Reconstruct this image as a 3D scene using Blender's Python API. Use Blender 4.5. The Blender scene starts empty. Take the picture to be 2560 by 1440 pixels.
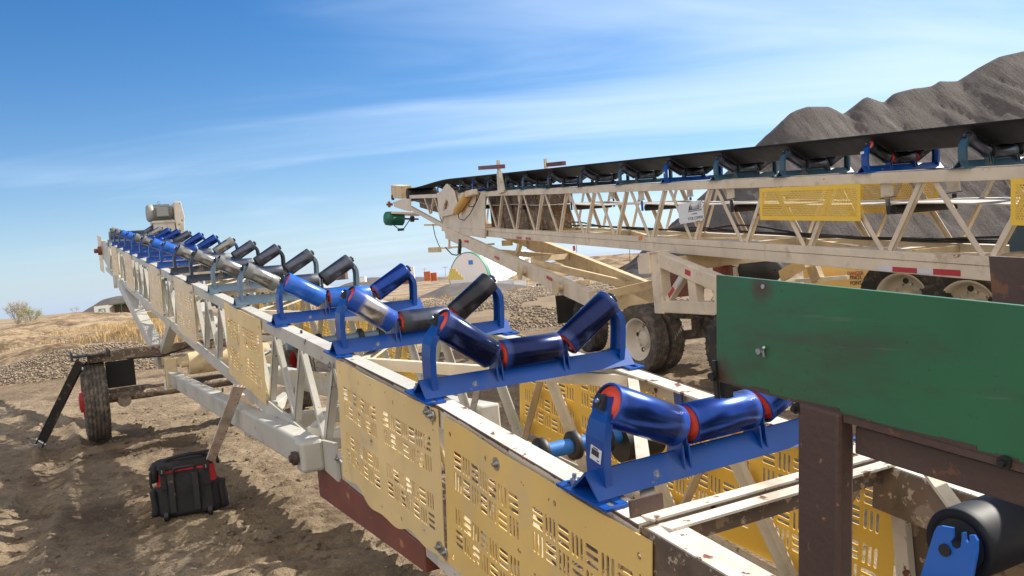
import bpy, bmesh, math, random
from mathutils import Vector, Matrix, noise
random.seed(7)
sc = bpy.context.scene
col = sc.collection
PI = math.pi
rad = math.radians
# ---------------------------------------------------------------- camera
FPX = 2150.0; PITCH = rad(1.23); ROLL = rad(5.5); CAMZ = 1.72
fw = Vector((0, math.cos(PITCH), -math.sin(PITCH)))
rt0 = Vector((1, 0, 0)); dn0 = fw.cross(rt0)
rt = rt0*math.cos(ROLL) + dn0*math.sin(ROLL)
dn = -rt0*math.sin(ROLL) + dn0*math.cos(ROLL)
CAM = Vector((0, 0, CAMZ))
cd = bpy.data.cameras.new('camera'); cam = bpy.data.objects.new('camera', cd); col.objects.link(cam)
mw = Matrix((( rt.x, -dn.x, -fw.x, 0), (rt.y, -dn.y, -fw.y, 0), (rt.z, -dn.z, -fw.z, CAMZ), (0, 0, 0, 1)))
cam.matrix_world = mw
cd.sensor_width = 36; cd.lens = 36*FPX/2560; cd.clip_end = 6000; cd.clip_start = 0.05
sc.camera = cam
# ---------------------------------------------------------------- light
SUN_AZ = rad(60); SUN_EL = rad(38)      # azimuth clockwise from +Y
w = bpy.data.worlds.new('World'); sc.world = w; w.use_nodes = True
nt = w.node_tree; nt.nodes.clear()
def N(nt, t, **k):
    n = nt.nodes.new(t)
    for a, b in k.items():
        if a.startswith('i_'):
            n.inputs[a[2:].replace('_', ' ')].default_value = b
        else: setattr(n, a, b)
    return n
out = N(nt, 'ShaderNodeOutputWorld'); bg = N(nt, 'ShaderNodeBackground')
sky = N(nt, 'ShaderNodeTexSky', sky_type='NISHITA'); sky.sun_disc = False
sky.sun_elevation = SUN_EL; sky.sun_rotation = SUN_AZ; sky.altitude = 600; sky.air_density = 1.0; sky.dust_density = 0.25; sky.ozone_density = 3.0
bg.inputs['Strength'].default_value = 0.086
tc = N(nt, 'ShaderNodeTexCoord'); sep = N(nt, 'ShaderNodeSeparateXYZ')
nt.links.new(tc.outputs['Generated'], sep.inputs[0])
def M(nt, op, a, b=None, c=None):
    n = N(nt, 'ShaderNodeMath', operation=op)
    for i, v in enumerate((a, b, c)):
        if v is None: continue
        if isinstance(v, (int, float)): n.inputs[i].default_value = v
        else: nt.links.new(v, n.inputs[i])
    return n.outputs[0]
zz = M(nt, 'ADD', M(nt, 'MAXIMUM', sep.outputs[2], 0.0), 0.12)
cx = M(nt, 'DIVIDE', sep.outputs[0], zz); cy = M(nt, 'DIVIDE', sep.outputs[1], zz)
cmb = N(nt, 'ShaderNodeCombineXYZ'); nt.links.new(cx, cmb.inputs[0]); nt.links.new(cy, cmb.inputs[1])
mp = N(nt, 'ShaderNodeMapping'); mp.inputs['Rotation'].default_value = (0, 0, rad(-28)); mp.inputs['Scale'].default_value = (0.38, 1.15, 1)
nt.links.new(cmb.outputs[0], mp.inputs[0])
nz = N(nt, 'ShaderNodeTexNoise', i_Scale=0.9, i_Detail=5.0, i_Roughness=0.5, i_Distortion=1.6)
nt.links.new(mp.outputs[0], nz.inputs['Vector'])
nz2 = N(nt, 'ShaderNodeTexNoise', i_Scale=0.35, i_Detail=3.0)
nt.links.new(cmb.outputs[0], nz2.inputs['Vector'])
# cirrus veil: denser toward +X side
veil = M(nt, 'ADD', M(nt, 'MULTIPLY', nz.outputs[0], 1.35), M(nt, 'MULTIPLY', nz2.outputs[0], 0.5))
veil = M(nt, 'ADD', veil, M(nt, 'MULTIPLY', sep.outputs[0], 0.62))
mr = N(nt, 'ShaderNodeMapRange'); nt.links.new(veil, mr.inputs[0])
mr.inputs[1].default_value = 0.66; mr.inputs[2].default_value = 1.62; mr.inputs[3].default_value = 0.0; mr.inputs[4].default_value = 0.8
mr.interpolation_type = 'SMOOTHSTEP'
mix = N(nt, 'ShaderNodeMixRGB'); mix.inputs[2].default_value = (6.0, 7.3, 8.9, 1)
nt.links.new(mr.outputs[0], mix.inputs[0]); 
hsv = N(nt, 'ShaderNodeHueSaturation'); hsv.inputs['Saturation'].default_value = 1.34; 
lf = N(nt, 'ShaderNodeMapRange'); nt.links.new(sep.outputs[0], lf.inputs[0]); lf.inputs[1].default_value = -.55; lf.inputs[2].default_value = .15; lf.inputs[3].default_value = .96; lf.inputs[4].default_value = 1.0
hz = N(nt, 'ShaderNodeMixRGB'); hz.inputs[2].default_value = (3.9, 5.0, 6.5, 1)
hf = M(nt, 'POWER', 2.718, M(nt, 'MULTIPLY', M(nt, 'MAXIMUM', sep.outputs[2], 0.0), -13.0)); nt.links.new(M(nt, 'MULTIPLY', hf, .92), hz.inputs[0])
nt.links.new(sky.outputs[0], hsv.inputs['Color']); nt.links.new(hsv.outputs[0], hz.inputs[1]); dk = N(nt, 'ShaderNodeHueSaturation'); nt.links.new(hz.outputs[0], dk.inputs['Color']); nt.links.new(lf.outputs[0], dk.inputs['Value']); dk.inputs['Hue'].default_value = .505; nt.links.new(dk.outputs[0], mix.inputs[1])
# added fill light: unseen bright warm cloud in the sky half behind the viewer
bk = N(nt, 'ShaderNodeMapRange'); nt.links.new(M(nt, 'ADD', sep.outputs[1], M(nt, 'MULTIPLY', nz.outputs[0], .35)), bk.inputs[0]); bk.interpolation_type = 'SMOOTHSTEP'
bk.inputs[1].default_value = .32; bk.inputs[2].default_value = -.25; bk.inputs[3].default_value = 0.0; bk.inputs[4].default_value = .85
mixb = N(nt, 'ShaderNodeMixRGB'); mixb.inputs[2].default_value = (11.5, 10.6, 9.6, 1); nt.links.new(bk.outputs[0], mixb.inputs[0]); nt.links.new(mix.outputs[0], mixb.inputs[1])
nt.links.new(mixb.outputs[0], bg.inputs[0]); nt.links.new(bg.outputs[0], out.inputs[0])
sl = bpy.data.lights.new('sun', 'SUN'); sl.energy = 5.0; sl.angle = rad(0.5); sl.color = (1, 0.93, 0.82)
so = bpy.data.objects.new('sun', sl); col.objects.link(so)
sd = Vector((math.sin(SUN_AZ)*math.cos(SUN_EL), math.cos(SUN_AZ)*math.cos(SUN_EL), math.sin(SUN_EL)))
so.rotation_euler = sd.to_track_quat('Z', 'Y').to_euler(); so.location = (20, 20, 40)
sc.view_settings.view_transform = 'Standard'; sc.view_settings.look = 'None'; sc.view_settings.gamma = 1
sc.view_settings.exposure = 0.74
sc.render.resolution_x = 1024; sc.render.resolution_y = 576

# ---------------------------------------------------------------- frames
class Frame:
    """a conveyor's own axes: lat across, a along, z up (world metres from the viewer's footprint)"""
    def __init__(s, az, o):
        s.az = rad(az); s.u = Vector((math.sin(s.az), math.cos(s.az), 0)); s.v = Vector((math.cos(s.az), -math.sin(s.az), 0)); s.o = o
        s.base = s.W(*o)
    def W(s, lat, a, z): return s.v*lat + s.u*a + Vector((0, 0, z))
def ray(x, y): return fw + rt*((x-1280)/FPX) + dn*((y-720)/FPX)
def AV(f, x, y, lat):
    d = ray(x, y); t = lat/f.v.dot(d); P = d*t; return (lat, f.u.dot(P), P.z+CAMZ)
def AU(f, x, y, a):
    d = ray(x, y); t = a/f.u.dot(d); P = d*t; return (f.v.dot(P), a, P.z+CAMZ)
def AZ(x, y, z):
    d = ray(x, y); t = (z-CAMZ)/d.z; return CAM + d*t
def AY(x, y, Y):
    d = ray(x, y); return CAM + d*(Y/d.y)
# ---------------------------------------------------------------- materials
def mat(name, base, rough=0.6, metal=0.0, var=0.12, vs=3.0, wear=None, wearc=(0.10, 0.045, 0.02), wt=0.62, ws=9.0,
        dust=None, dustc=(0.36, 0.29, 0.21), bump=0.0, bs=40.0, coat=0.0, spec=0.5):
    m = bpy.data.materials.new(name); m.use_nodes = True; t = m.node_tree; p = t.nodes['Principled BSDF']
    tcn = N(t, 'ShaderNodeTexCoord'); o = tcn.outputs['Object']
    n1 = N(t, 'ShaderNodeTexNoise', i_Scale=vs, i_Detail=6.0); t.links.new(o, n1.inputs['Vector'])
    r1 = N(t, 'ShaderNodeMapRange'); t.links.new(n1.outputs[0], r1.inputs[0]); r1.inputs[1].default_value = .3; r1.inputs[2].default_value = .7
    mx = N(t, 'ShaderNodeMixRGB'); mx.inputs[1].default_value = [c*(1-var) for c in base]+[1]; mx.inputs[2].default_value = [min(1, c*(1+var)) for c in base]+[1]
    t.links.new(r1.outputs[0], mx.inputs[0]); c = mx.outputs[0]; rg = rough
    def layer(c, colr, scale, th, soft, detail=8.0, amount=1.0):
        n = N(t, 'ShaderNodeTexNoise', i_Scale=scale, i_Detail=detail, i_Roughness=.62); t.links.new(o, n.inputs['Vector'])
        r = N(t, 'ShaderNodeMapRange'); t.links.new(n.outputs[0], r.inputs[0]); r.inputs[1].default_value = th; r.inputs[2].default_value = th+soft; r.inputs[4].default_value = amount
        x = N(t, 'ShaderNodeMixRGB'); t.links.new(r.outputs[0], x.inputs[0]); t.links.new(c, x.inputs[1]); x.inputs[2].default_value = list(colr)+[1]
        return x.outputs[0], r.outputs[0]
    if dust: c, _ = layer(c, dustc, vs*1.7, dust, .18, amount=.75)
    f = None
    if wear is not None:
        c, f = layer(c, wearc, ws, wt, .025)
        c, _ = layer(c, [x*1.6 for x in wearc], ws*3.1, wt+.05, .03)
    t.links.new(c, p.inputs['Base Color'])
    if f is not None:
        rr = N(t, 'ShaderNodeMapRange'); t.links.new(f, rr.inputs[0]); rr.inputs[3].default_value = rough; rr.inputs[4].default_value = .85; t.links.new(rr.outputs[0], p.inputs['Roughness'])
    else:
        rr = N(t, 'ShaderNodeMapRange'); t.links.new(n1.outputs[0], rr.inputs[0]); rr.inputs[1].default_value = .3; rr.inputs[2].default_value = .7
        rr.inputs[3].default_value = max(.02, rough-.08); rr.inputs[4].default_value = min(1, rough+.1); t.links.new(rr.outputs[0], p.inputs['Roughness'])
    p.inputs['Metallic'].default_value = metal; p.inputs['Coat Weight'].default_value = coat; p.inputs['Specular IOR Level'].default_value = spec
    if bump:
        nb = N(t, 'ShaderNodeTexNoise', i_Scale=bs, i_Detail=5.0); t.links.new(o, nb.inputs['Vector'])
        b = N(t, 'ShaderNodeBump', i_Strength=bump, i_Distance=.01); t.links.new(nb.outputs[0], b.inputs['Height']); t.links.new(b.outputs[0], p.inputs['Normal'])
    return m
def rollmat(name, endc, midc, midmetal, midrough, endrough=.45, half=.145, band=.06):
    """idler shell: paint at both ends, belt-polished in the middle; the roll's own X axis is its axle"""
    m = bpy.data.materials.new(name); m.use_nodes = True; t = m.node_tree; p = t.nodes['Principled BSDF']
    tcn = N(t, 'ShaderNodeTexCoord'); sp = N(t, 'ShaderNodeSeparateXYZ'); t.links.new(tcn.outputs['Object'], sp.inputs[0])
    oi = N(t, 'ShaderNodeObjectInfo')
    va = N(t, 'ShaderNodeVectorMath', operation='ADD'); t.links.new(tcn.outputs['Object'], va.inputs[0])
    sc3 = N(t, 'ShaderNodeVectorMath', operation='SCALE'); cb = N(t, 'ShaderNodeCombineXYZ')
    for i in range(3): t.links.new(oi.outputs['Random'], cb.inputs[i])
    t.links.new(cb.outputs[0], sc3.inputs[0]); sc3.inputs['Scale'].default_value = 37.0; t.links.new(sc3.outputs[0], va.inputs[1])
    n = N(t, 'ShaderNodeTexNoise', i_Scale=9.0, i_Detail=7.0, i_Roughness=.6); t.links.new(va.outputs[0], n.inputs['Vector'])
    mpn = N(t, 'ShaderNodeMapping'); mpn.inputs['Scale'].default_value = (40, 4, 4); t.links.new(va.outputs[0], mpn.inputs[0])
    ns = N(t, 'ShaderNodeTexNoise', i_Scale=1.0, i_Detail=4.0); t.links.new(mpn.outputs[0], ns.inputs['Vector'])
    ax = M(t, 'ABSOLUTE', M(t, 'ADD', sp.outputs[0], M(t, 'MULTIPLY', M(t, 'SUBTRACT', oi.outputs['Random'], .5), .03)))
    e = M(t, 'ADD', ax, M(t, 'MULTIPLY', M(t, 'SUBTRACT', n.outputs[0], .5), .05))
    r = N(t, 'ShaderNodeMapRange'); t.links.new(e, r.inputs[0]); r.inputs[1].default_value = half-band-.012; r.inputs[2].default_value = half-band+.012
    mm = N(t, 'ShaderNodeMixRGB'); mm.inputs[1].default_value = [c*.65 for c in midc]+[1]; mm.inputs[2].default_value = [min(1, c*1.3) for c in midc]+[1]
    t.links.new(ns.outputs[0], mm.inputs[0])
    # dark scuffs
    r2 = N(t, 'ShaderNodeMapRange'); t.links.new(n.outputs[0], r2.inputs[0]); r2.inputs[1].default_value = .55; r2.inputs[2].default_value = .7; r2.inputs[4].default_value = .35
    md = N(t, 'ShaderNodeMixRGB'); t.links.new(r2.outputs[0], md.inputs[0]); t.links.new(mm.outputs[0], md.inputs[1]); md.inputs[2].default_value = (.02, .02, .025, 1)
    mx = N(t, 'ShaderNodeMixRGB'); t.links.new(r.outputs[0], mx.inputs[0]); t.links.new(md.outputs[0], mx.inputs[1]); mx.inputs[2].default_value = list(endc)+[1]
    t.links.new(mx.outputs[0], p.inputs['Base Color'])
    rm = N(t, 'ShaderNodeMapRange'); t.links.new(r.outputs[0], rm.inputs[0]); rm.inputs[3].default_value = midmetal; rm.inputs[4].default_value = 0.0; t.links.new(rm.outputs[0], p.inputs['Metallic'])
    rr = N(t, 'ShaderNodeMapRange'); t.links.new(r.outputs[0], rr.inputs[0]); rr.inputs[3].default_value = midrough; rr.inputs[4].default_value = endrough
    ra = M(t, 'ADD', rr.outputs[0], M(t, 'MULTIPLY', M(t, 'SUBTRACT', n.outputs[0], .5), .14)); t.links.new(ra, p.inputs['Roughness'])
    return m
MT = {}
MT['cream'] = mat('cream_paint', (.60, .54, .43), .5, wear=1, wt=.67, dust=.5, ws=7, bump=.15, bs=30)
MT['cream_top'] = mat('worn_cream_paint', (.62, .57, .49), .55, wear=1, wt=.60, ws=14, wearc=(.13, .055, .035), dust=.5, bump=.25, bs=60)
MT['grey_paint'] = mat('pale_grey_paint', (.47, .46, .41), .45, wear=1, wt=.65, ws=13, wearc=(.10, .06, .05), dust=.55, bump=.15, bs=30)
MT['tan'] = mat('tan_paint', (.64, .55, .43), .5, wear=1, wt=.69, ws=5, wearc=(.27, .11, .04), dust=.56, bump=.1, bs=20)
MT['tan_dirty'] = mat('rusty_tan_paint', (.60, .48, .29), .6, wear=1, wt=.67, ws=5, wearc=(.26, .11, .04), dust=.5, bump=.2, bs=20)
MT['panel_far'] = mat('golden_panel_paint', (.78, .50, .08), .42, var=.08, vs=2, wear=1, wt=.7, ws=9)
MT['panel'] = mat('yellow_panel_paint', (.74, .51, .17), .42, var=.06, vs=2, wear=1, wt=.675, ws=19, dust=.5, dustc=(.62, .47, .25), bump=.05, bs=8)
MT['panel_pale'] = mat('faded_yellow_paint', (.74, .55, .26), .45, var=.10, vs=2.5, wear=1, wt=.67, ws=17, wearc=(.22, .14, .08), dust=.56, dustc=(.52, .41, .25), bump=.05, bs=8)
MT['panel_cream'] = mat('faded_cream_panel_paint', (.72, .58, .38), .45, var=.06, vs=2, wear=1, wt=.7, ws=12)
MT['mesh_yellow'] = mat('perforated_yellow_paint', (.80, .52, .05), .45, var=.05, wear=1, wt=.75, ws=10)
MT['blue'] = mat('blue_enamel', (.003, .058, .29), .36, var=.2, wear=1, wt=.685, ws=7, wearc=(.30, .27, .22), dust=.60, dustc=(.05, .085, .20), coat=.0, bump=.04, bs=20)
MT['grey_blue'] = mat('grey_blue_enamel', (.13, .20, .27), .42, var=.12, wear=1, wt=.66, ws=14, wearc=(.06, .05, .05), dust=.58)
MT['dark_blue'] = mat('dark_frame_enamel', (.02, .03, .05), .38, var=.2, dust=.62)
MT['teal'] = mat('weathered_teal_enamel', (.035, .09, .14), .42, var=.2, wear=1, wt=.66, ws=12, dust=.6)
MT['navy'] = mat('deep_blue_enamel', (.006, .04, .22), .35, var=.15, dust=.66)
MT['red'] = mat('orange_red_seal', (.72, .07, .035), .5, var=.08, dust=.68)
MT['black'] = mat('black_rubber', (.018, .018, .02), .6, var=.2, dust=.66)
MT['blackm'] = mat('black_iron', (.03, .03, .032), .42, metal=.4, wear=1, wt=.62, wearc=(.16, .13, .1), dust=.6)
MT['matte'] = mat('matte_black_rubber', (.014, .016, .022), .55, var=.2, dust=.7, spec=.25)
MT['belt'] = mat('conveyor_belt_rubber', (.010, .010, .012), .6, var=.2, vs=6, dust=.70, dustc=(.07, .065, .06), spec=.3)
MT['beltlow'] = mat('sunlit_dusty_belt_rubber', (.42, .40, .38), .7, var=.3, vs=4, dust=.45, dustc=(.42, .39, .35))  # pale base puts the sunlight on the return belt's top into the colour
MT['steel'] = mat('zinc_bolt_steel', (.45, .46, .47), .35, metal=.9, dust=.6)
MT['rust'] = mat('brown_rusted_steel', (.078, .048, .038), .62, var=.25, wear=1, wt=.6, wearc=(.17, .08, .045), bump=.25, bs=60)
MT['primer'] = mat('maroon_primer', (.17, .05, .035), .55, var=.2, wear=1, wt=.62, wearc=(.36, .16, .08), ws=5, bump=.1)
MT['green'] = None
def green_mat(p1, p2):
    m = mat('green_plate_paint', (.026, .145, .065), .42, var=.12, vs=3, wear=1, wt=.76, wearc=(.05, .04, .035), ws=16, bump=.10, bs=6); t = m.node_tree; p = t.nodes['Principled BSDF']
    c = p.inputs['Base Color'].links[0].from_socket; o = N(t, 'ShaderNodeTexCoord').outputs['Object']
    def lay(c, f, colr, lo, hi, amt=1.0):
        r = N(t, 'ShaderNodeMapRange'); t.links.new(f, r.inputs[0]); r.inputs[1].default_value = lo; r.inputs[2].default_value = hi; r.inputs[3].default_value = 0; r.inputs[4].default_value = amt
        x = N(t, 'ShaderNodeMixRGB'); t.links.new(r.outputs[0], x.inputs[0]); t.links.new(c, x.inputs[1]); x.inputs[2].default_value = colr+(1,); return x.outputs[0]
    def ns(scl, sc3, d=6.0):
        q = N(t, 'ShaderNodeMapping'); q.inputs['Scale'].default_value = sc3; q.inputs['Rotation'].default_value = (-.11, 0, 0); t.links.new(o, q.inputs[0]); n = N(t, 'ShaderNodeTexNoise', i_Scale=scl, i_Detail=d, i_Roughness=.62); t.links.new(q.outputs[0], n.inputs['Vector']); return n.outputs[0]
    c = lay(c, ns(1.4, (1, 1, 1), 3.0), (.035, .115, .075), .42, .62, .8)       # chalked bluer areas
    c = lay(c, ns(3.2, (1, .45, 1.7)), (.06, .052, .042), .50, .66, .8)        # grimy smears
    c = lay(c, ns(70, (1, 1, 1), 3.0), (.02, .035, .025), .66, .70, .35)         # flecks
    c = lay(c, ns(26, (1, .12, 1.6), 4.0), (.10, .16, .11), .66, .72, .5)       # scratches
    for (q, r0, r1) in ((p1, .035, .005), (p2, .055, .01)):
        d = N(t, 'ShaderNodeVectorMath', operation='DISTANCE'); t.links.new(o, d.inputs[0]); d.inputs[1].default_value = q
        dd = M(t, 'ADD', d.outputs['Value'], M(t, 'MULTIPLY', M(t, 'SUBTRACT', ns(22, (1, 1, 1)), .5), .05)); c = lay(c, dd, (.075, .035, .032), r0, r1, .9)
    t.links.new(c, p.inputs['Base Color']); return m
MT['motor_green'] = mat('motor_green_paint', (.015, .12, .09), .45, dust=.64)
MT['motor_grey'] = mat('motor_grey_paint', (.25, .26, .25), .5, wear=1, wt=.66, dust=.6)
MT['tyre'] = mat('dusty_tyre_rubber', (.028, .027, .027), .75, var=.2, vs=7, dust=.50, dustc=(.13, .11, .09), bump=.2, bs=50)
MT['tyre_mud'] = mat('muddy_tyre_rubber', (.07, .062, .055), .85, var=.25, vs=7, dust=.46, dustc=(.20, .165, .125), bump=.3, bs=50)
MT['rim'] = mat('dirty_white_rim', (.56, .52, .45), .45, wear=1, wt=.70, wearc=(.22, .15, .09), dust=.6, dustc=(.40, .33, .24))
MT['redhub'] = mat('red_hub_paint', (.42, .03, .035), .5, dust=.64)
MT['wood'] = mat('weathered_wood', (.50, .42, .36), .8, var=.3, vs=8, wear=1, wt=.6, wearc=(.2, .11, .08), ws=16, bump=.3)
MT['fabric'] = mat('black_nylon', (.016, .016, .018), .8, var=.3, vs=30, dust=.66, bump=.4, bs=120)
MT['redfab'] = mat('red_nylon', (.50, .02, .035), .75, var=.15, vs=20, dust=.72, bump=.3, bs=120)
MT['ochre'] = mat('ochre_cylinder_paint', (.55, .33, .07), .45, wear=1, wt=.68, dust=.6)
MT['tail'] = mat('scraped_tail_steel', (.13, .095, .07), .6, var=.4, vs=5, wear=1, wt=.53, ws=8, wearc=(.26, .21, .16), dust=.5, dustc=(.20, .13, .08), bump=.3, bs=40)
MT['bright'] = mat('bright_blue_enamel', (.012, .14, .60), .35, var=.08)
MT['dkbrown'] = mat('dirty_chute_steel', (.14, .10, .07), .75, var=.4, vs=4, wear=1, wt=.55, wearc=(.3, .22, .15))
MT['white'] = mat('white_paint', (.78, .78, .76), .5, dust=.66)
MT['whitefab'] = mat('white_membrane', (.80, .80, .78), .6, var=.05)
MT['shadewall'] = mat('shaded_white_sheeting', (.66, .65, .68), .6, var=.05)  # storage building front: its shade is put into the greyer lavender colour
MT['dkgreen'] = mat('green_trim_paint', (.03, .20, .12), .5)
MT['orange'] = mat('orange_steel_paint', (.50, .13, .045), .6, wear=1, wt=.55)
MT['hay'] = mat('yellow_crate_timber', (.50, .40, .10), .8, var=.3, vs=2)
MT['sign'] = mat('white_sign_board', (.66, .68, .72), .5, var=.04, dust=.7)
MT['ink'] = mat('black_print', (.02, .02, .02), .6)
MT['redink'] = mat('red_reflector_tape', (.40, .02, .04), .35, var=.1, dust=.72)
MT['whitetape'] = mat('silver_reflector_tape', (.55, .58, .66), .35, var=.05)
MT['amber'] = mat('amber_lamp_lens', (.70, .20, .02), .3, var=.1)
MT['plastic_blue'] = mat('blue_plastic', (.03, .18, .55), .5)
MT['glass'] = mat('dark_glass', (.03, .035, .04), .08, var=.05)
MT['concrete'] = mat('concrete', (.40, .38, .34), .85, bump=.2)
MT['r_blue'] = rollmat('blue_roll_shell', (.008, .06, .34), (.016, .05, .24), .85, .24, .28, band=.02)
MT['r_navy'] = rollmat('dark_navy_roll_shell', (.006, .03, .16), (.012, .02, .075), .8, .2, .26, band=.025)
MT['r_bright'] = rollmat('bright_blue_roll_shell', (.02, .13, .56), (.015, .11, .5), .1, .26, .28)
MT['r_worn'] = rollmat('worn_blue_roll_shell', (.01, .06, .33), (.36, .34, .33), .95, .24, .3, band=.075)
MT['r_steel'] = rollmat('polished_steel_roll_shell', (.16, .17, .17), (.25, .245, .24), .95, .28, .5, band=.06)
MT['r_dark'] = rollmat('dark_steel_roll_shell', (.03, .037, .05), (.09, .10, .135), .85, .3, .5, band=.04)
MT['r_black'] = rollmat('black_roll_shell', (.012, .013, .018), (.014, .015, .02), .5, .25, .3)
# ---------------------------------------------------------------- mesh builder
class MB:
    def __init__(s): s.v = []; s.f = []; s.m = []; s.sm = []
    def add(s, vs, fs, m=0, smooth=False):
        o = len(s.v); s.v += [Vector(x) for x in vs]
        for f in fs: s.f.append([i+o for i in f]); s.m.append(m); s.sm.append(smooth)
        return s
    def hexa(s, p, m=0):   # p: 8 points bottom ring 0-3, top ring 4-7
        return s.add(p, [(3,2,1,0),(4,5,6,7),(0,1,5,4),(1,2,6,5),(2,3,7,6),(3,0,4,7)], m)
    def box(s, c, d, m=0, rot=None):
        x, y, z = d[0]/2, d[1]/2, d[2]/2
        p = [Vector(q) for q in ((-x,-y,-z),(x,-y,-z),(x,y,-z),(-x,y,-z),(-x,-y,z),(x,-y,z),(x,y,z),(-x,y,z))]
        if rot is not None: p = [rot@q for q in p]
        c = Vector(c); return s.hexa([q+c for q in p], m)
    def bar(s, a, b, w, h, m=0, up=(0,0,1), ext=0.0):
        a = Vector(a); b = Vector(b); d = (b-a).normalized(); a = a-d*ext; b = b+d*ext
        sd = d.cross(Vector(up)); 
        if sd.length < 1e-4: sd = d.cross(Vector((1,0,0)))
        sd.normalize(); uu = sd.cross(d).normalized(); x = sd*(w/2); y = uu*(h/2)
        return s.hexa([a-x-y, a+x-y, b+x-y, b-x-y, a-x+y, a+x+y, b+x+y, b-x+y], m)
    def ell(s, a, b, w, h, t, m=0, up=(0,0,1), sx=1, sy=-1):
        """angle iron: corner line a-b, flange w sideways (sx), leg h along up (sy)"""
        a = Vector(a); b = Vector(b); d = (b-a).normalized(); sd = d.cross(Vector(up)).normalized()*sx; uu = (sd*sx).cross(d).normalized()*sy
        for P, Q, e1, e2 in ((a, b, w, t), (a, b, t, h)):
            x = sd*e1; y = uu*e2
            if e1 == t: y0 = uu*t
            else: y0 = Vector((0,0,0))
            r = [P+y0, P+x+y0, Q+x+y0, Q+y0, P+y, P+x+y, Q+x+y, Q+y]
            s.hexa(r, m)
        return s
    def tube(s, a, b, r, n=16, m=0, cap=True, r2=None):
        a = Vector(a); b = Vector(b); d = (b-a).normalized(); q = d.to_track_quat('Z', 'Y'); r2 = r if r2 is None else r2
        vs = [a+q@Vector((r*math.cos(2*PI*i/n), r*math.sin(2*PI*i/n), 0)) for i in range(n)]+[b+q@Vector((r2*math.cos(2*PI*i/n), r2*math.sin(2*PI*i/n), 0)) for i in range(n)]
        s.add(vs, [(i, (i+1)%n, n+(i+1)%n, n+i) for i in range(n)], m, True)
        if cap: s.add(vs[:n], [tuple(reversed(range(n)))], m); s.add(vs[n:], [tuple(range(n))], m)
        return s
    def path(s, pts, r, n=8, m=0):
        pts = [Vector(p) for p in pts]; rings = []
        for i, p in enumerate(pts):
            d = (pts[min(i+1, len(pts)-1)]-pts[max(i-1, 0)]).normalized(); q = d.to_track_quat('Z', 'Y')
            rings += [p+q@Vector((r*math.cos(2*PI*k/n), r*math.sin(2*PI*k/n), 0)) for k in range(n)]
        fs = [(j*n+i, j*n+(i+1)%n, (j+1)*n+(i+1)%n, (j+1)*n+i) for j in range(len(pts)-1) for i in range(n)]
        return s.add(rings, fs, m, True)
    def lathe(s, prof, c, axis, n=40, m=0, smooth=True):
        """prof: (distance along axis, radius)"""
        c = Vector(c); q = Vector(axis).normalized().to_track_quat('Z', 'Y'); vs = []
        for h, r in prof: vs += [c+q@Vector((r*math.cos(2*PI*i/n), r*math.sin(2*PI*i/n), h)) for i in range(n)]
        fs = [(j*n+i, j*n+(i+1)%n, (j+1)*n+(i+1)%n, (j+1)*n+i) for j in range(len(prof)-1) for i in range(n)]
        return s.add(vs, fs, m, smooth)
    def poly(s, pts, off, m=0):
        """closed outline pts extruded by vector off"""
        pts = [Vector(p) for p in pts]; off = Vector(off); n = len(pts)
        s.add(pts+[p+off for p in pts], [tuple(reversed(range(n))), tuple(range(n, 2*n))]+[(i, (i+1)%n, n+(i+1)%n, n+i) for i in range(n)], m)
        return s
    def xf(s, fn): s.v = [Vector(fn(v)) for v in s.v]; return s
    def mesh(s, name, mats, off=(0,0,0)):
        off = Vector(off); me = bpy.data.meshes.new(name); me.from_pydata([v-off for v in s.v], [], s.f)
        if not isinstance(mats, (list, tuple)): mats = [mats]
        for q in mats: me.materials.append(q)
        me.polygons.foreach_set('material_index', s.m); me.polygons.foreach_set('use_smooth', s.sm)
        me.update(); bm = bmesh.new(); bm.from_mesh(me); bmesh.ops.recalc_face_normals(bm, faces=bm.faces); bm.to_mesh(me); bm.free()
        return me
    def build(s, name, mats, parent=None, off=(0,0,0), bevel=0, kind=None):
        o = bpy.data.objects.new(name, s.mesh(name, mats, off)); col.objects.link(o)
        if parent is not None: o.parent = parent
        if bevel:
            b = o.modifiers.new('bevel', 'BEVEL'); b.width = bevel; b.segments = 2; b.limit_method = 'ANGLE'; b.angle_limit = rad(40)
        if kind: o['kind'] = kind
        return o
def thing(name, label, cat, loc=(0,0,0), rz=0, group=None):
    o = bpy.data.objects.new(name, None); col.objects.link(o); o.location = loc; o.rotation_euler = (0, 0, rz)
    o.empty_display_size = .2; o['label'] = label; o['category'] = cat
    if group: o['group'] = group
    return o
def tag(o, label, cat, group=None):
    o['label'] = label; o['category'] = cat
    if group: o['group'] = group
    return o
def inst(name, mesh, parent, mtx=None):
    o = bpy.data.objects.new(name, mesh); col.objects.link(o)
    if parent is not None: o.parent = parent
    if mtx is not None: o.matrix_local = mtx
    return o
def nz3(x, y, z=0): return noise.noise(Vector((x, y, z)))
def fbm(x, y, z=0, o=4):
    s = 0; a = 1; t = 0
    for i in range(o): s += a*noise.noise(Vector((x, y, z+i*7.3))); t += a; x *= 2.03; y *= 2.03; a *= .5
    return s/t
def text_mesh(txt, size):
    c = bpy.data.curves.new('text', 'FONT'); c.body = txt; c.size = size; c.extrude = .0008; c.align_x = 'CENTER'; c.align_y = 'CENTER'
    o = bpy.data.objects.new('text', c); col.objects.link(o); dg = bpy.context.evaluated_depsgraph_get()
    me = bpy.data.meshes.new_from_object(o.evaluated_get(dg)); bpy.data.objects.remove(o); bpy.data.curves.remove(c)
    return me
def text(name, txt, size, m, parent, loc, rot, bold=1):
    me = text_mesh(txt, size); me.materials.clear(); me.materials.append(m)
    o = bpy.data.objects.new(name, me); col.objects.link(o); o.parent = parent; o.location = loc; o.rotation_euler = rot
    return o
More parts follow.
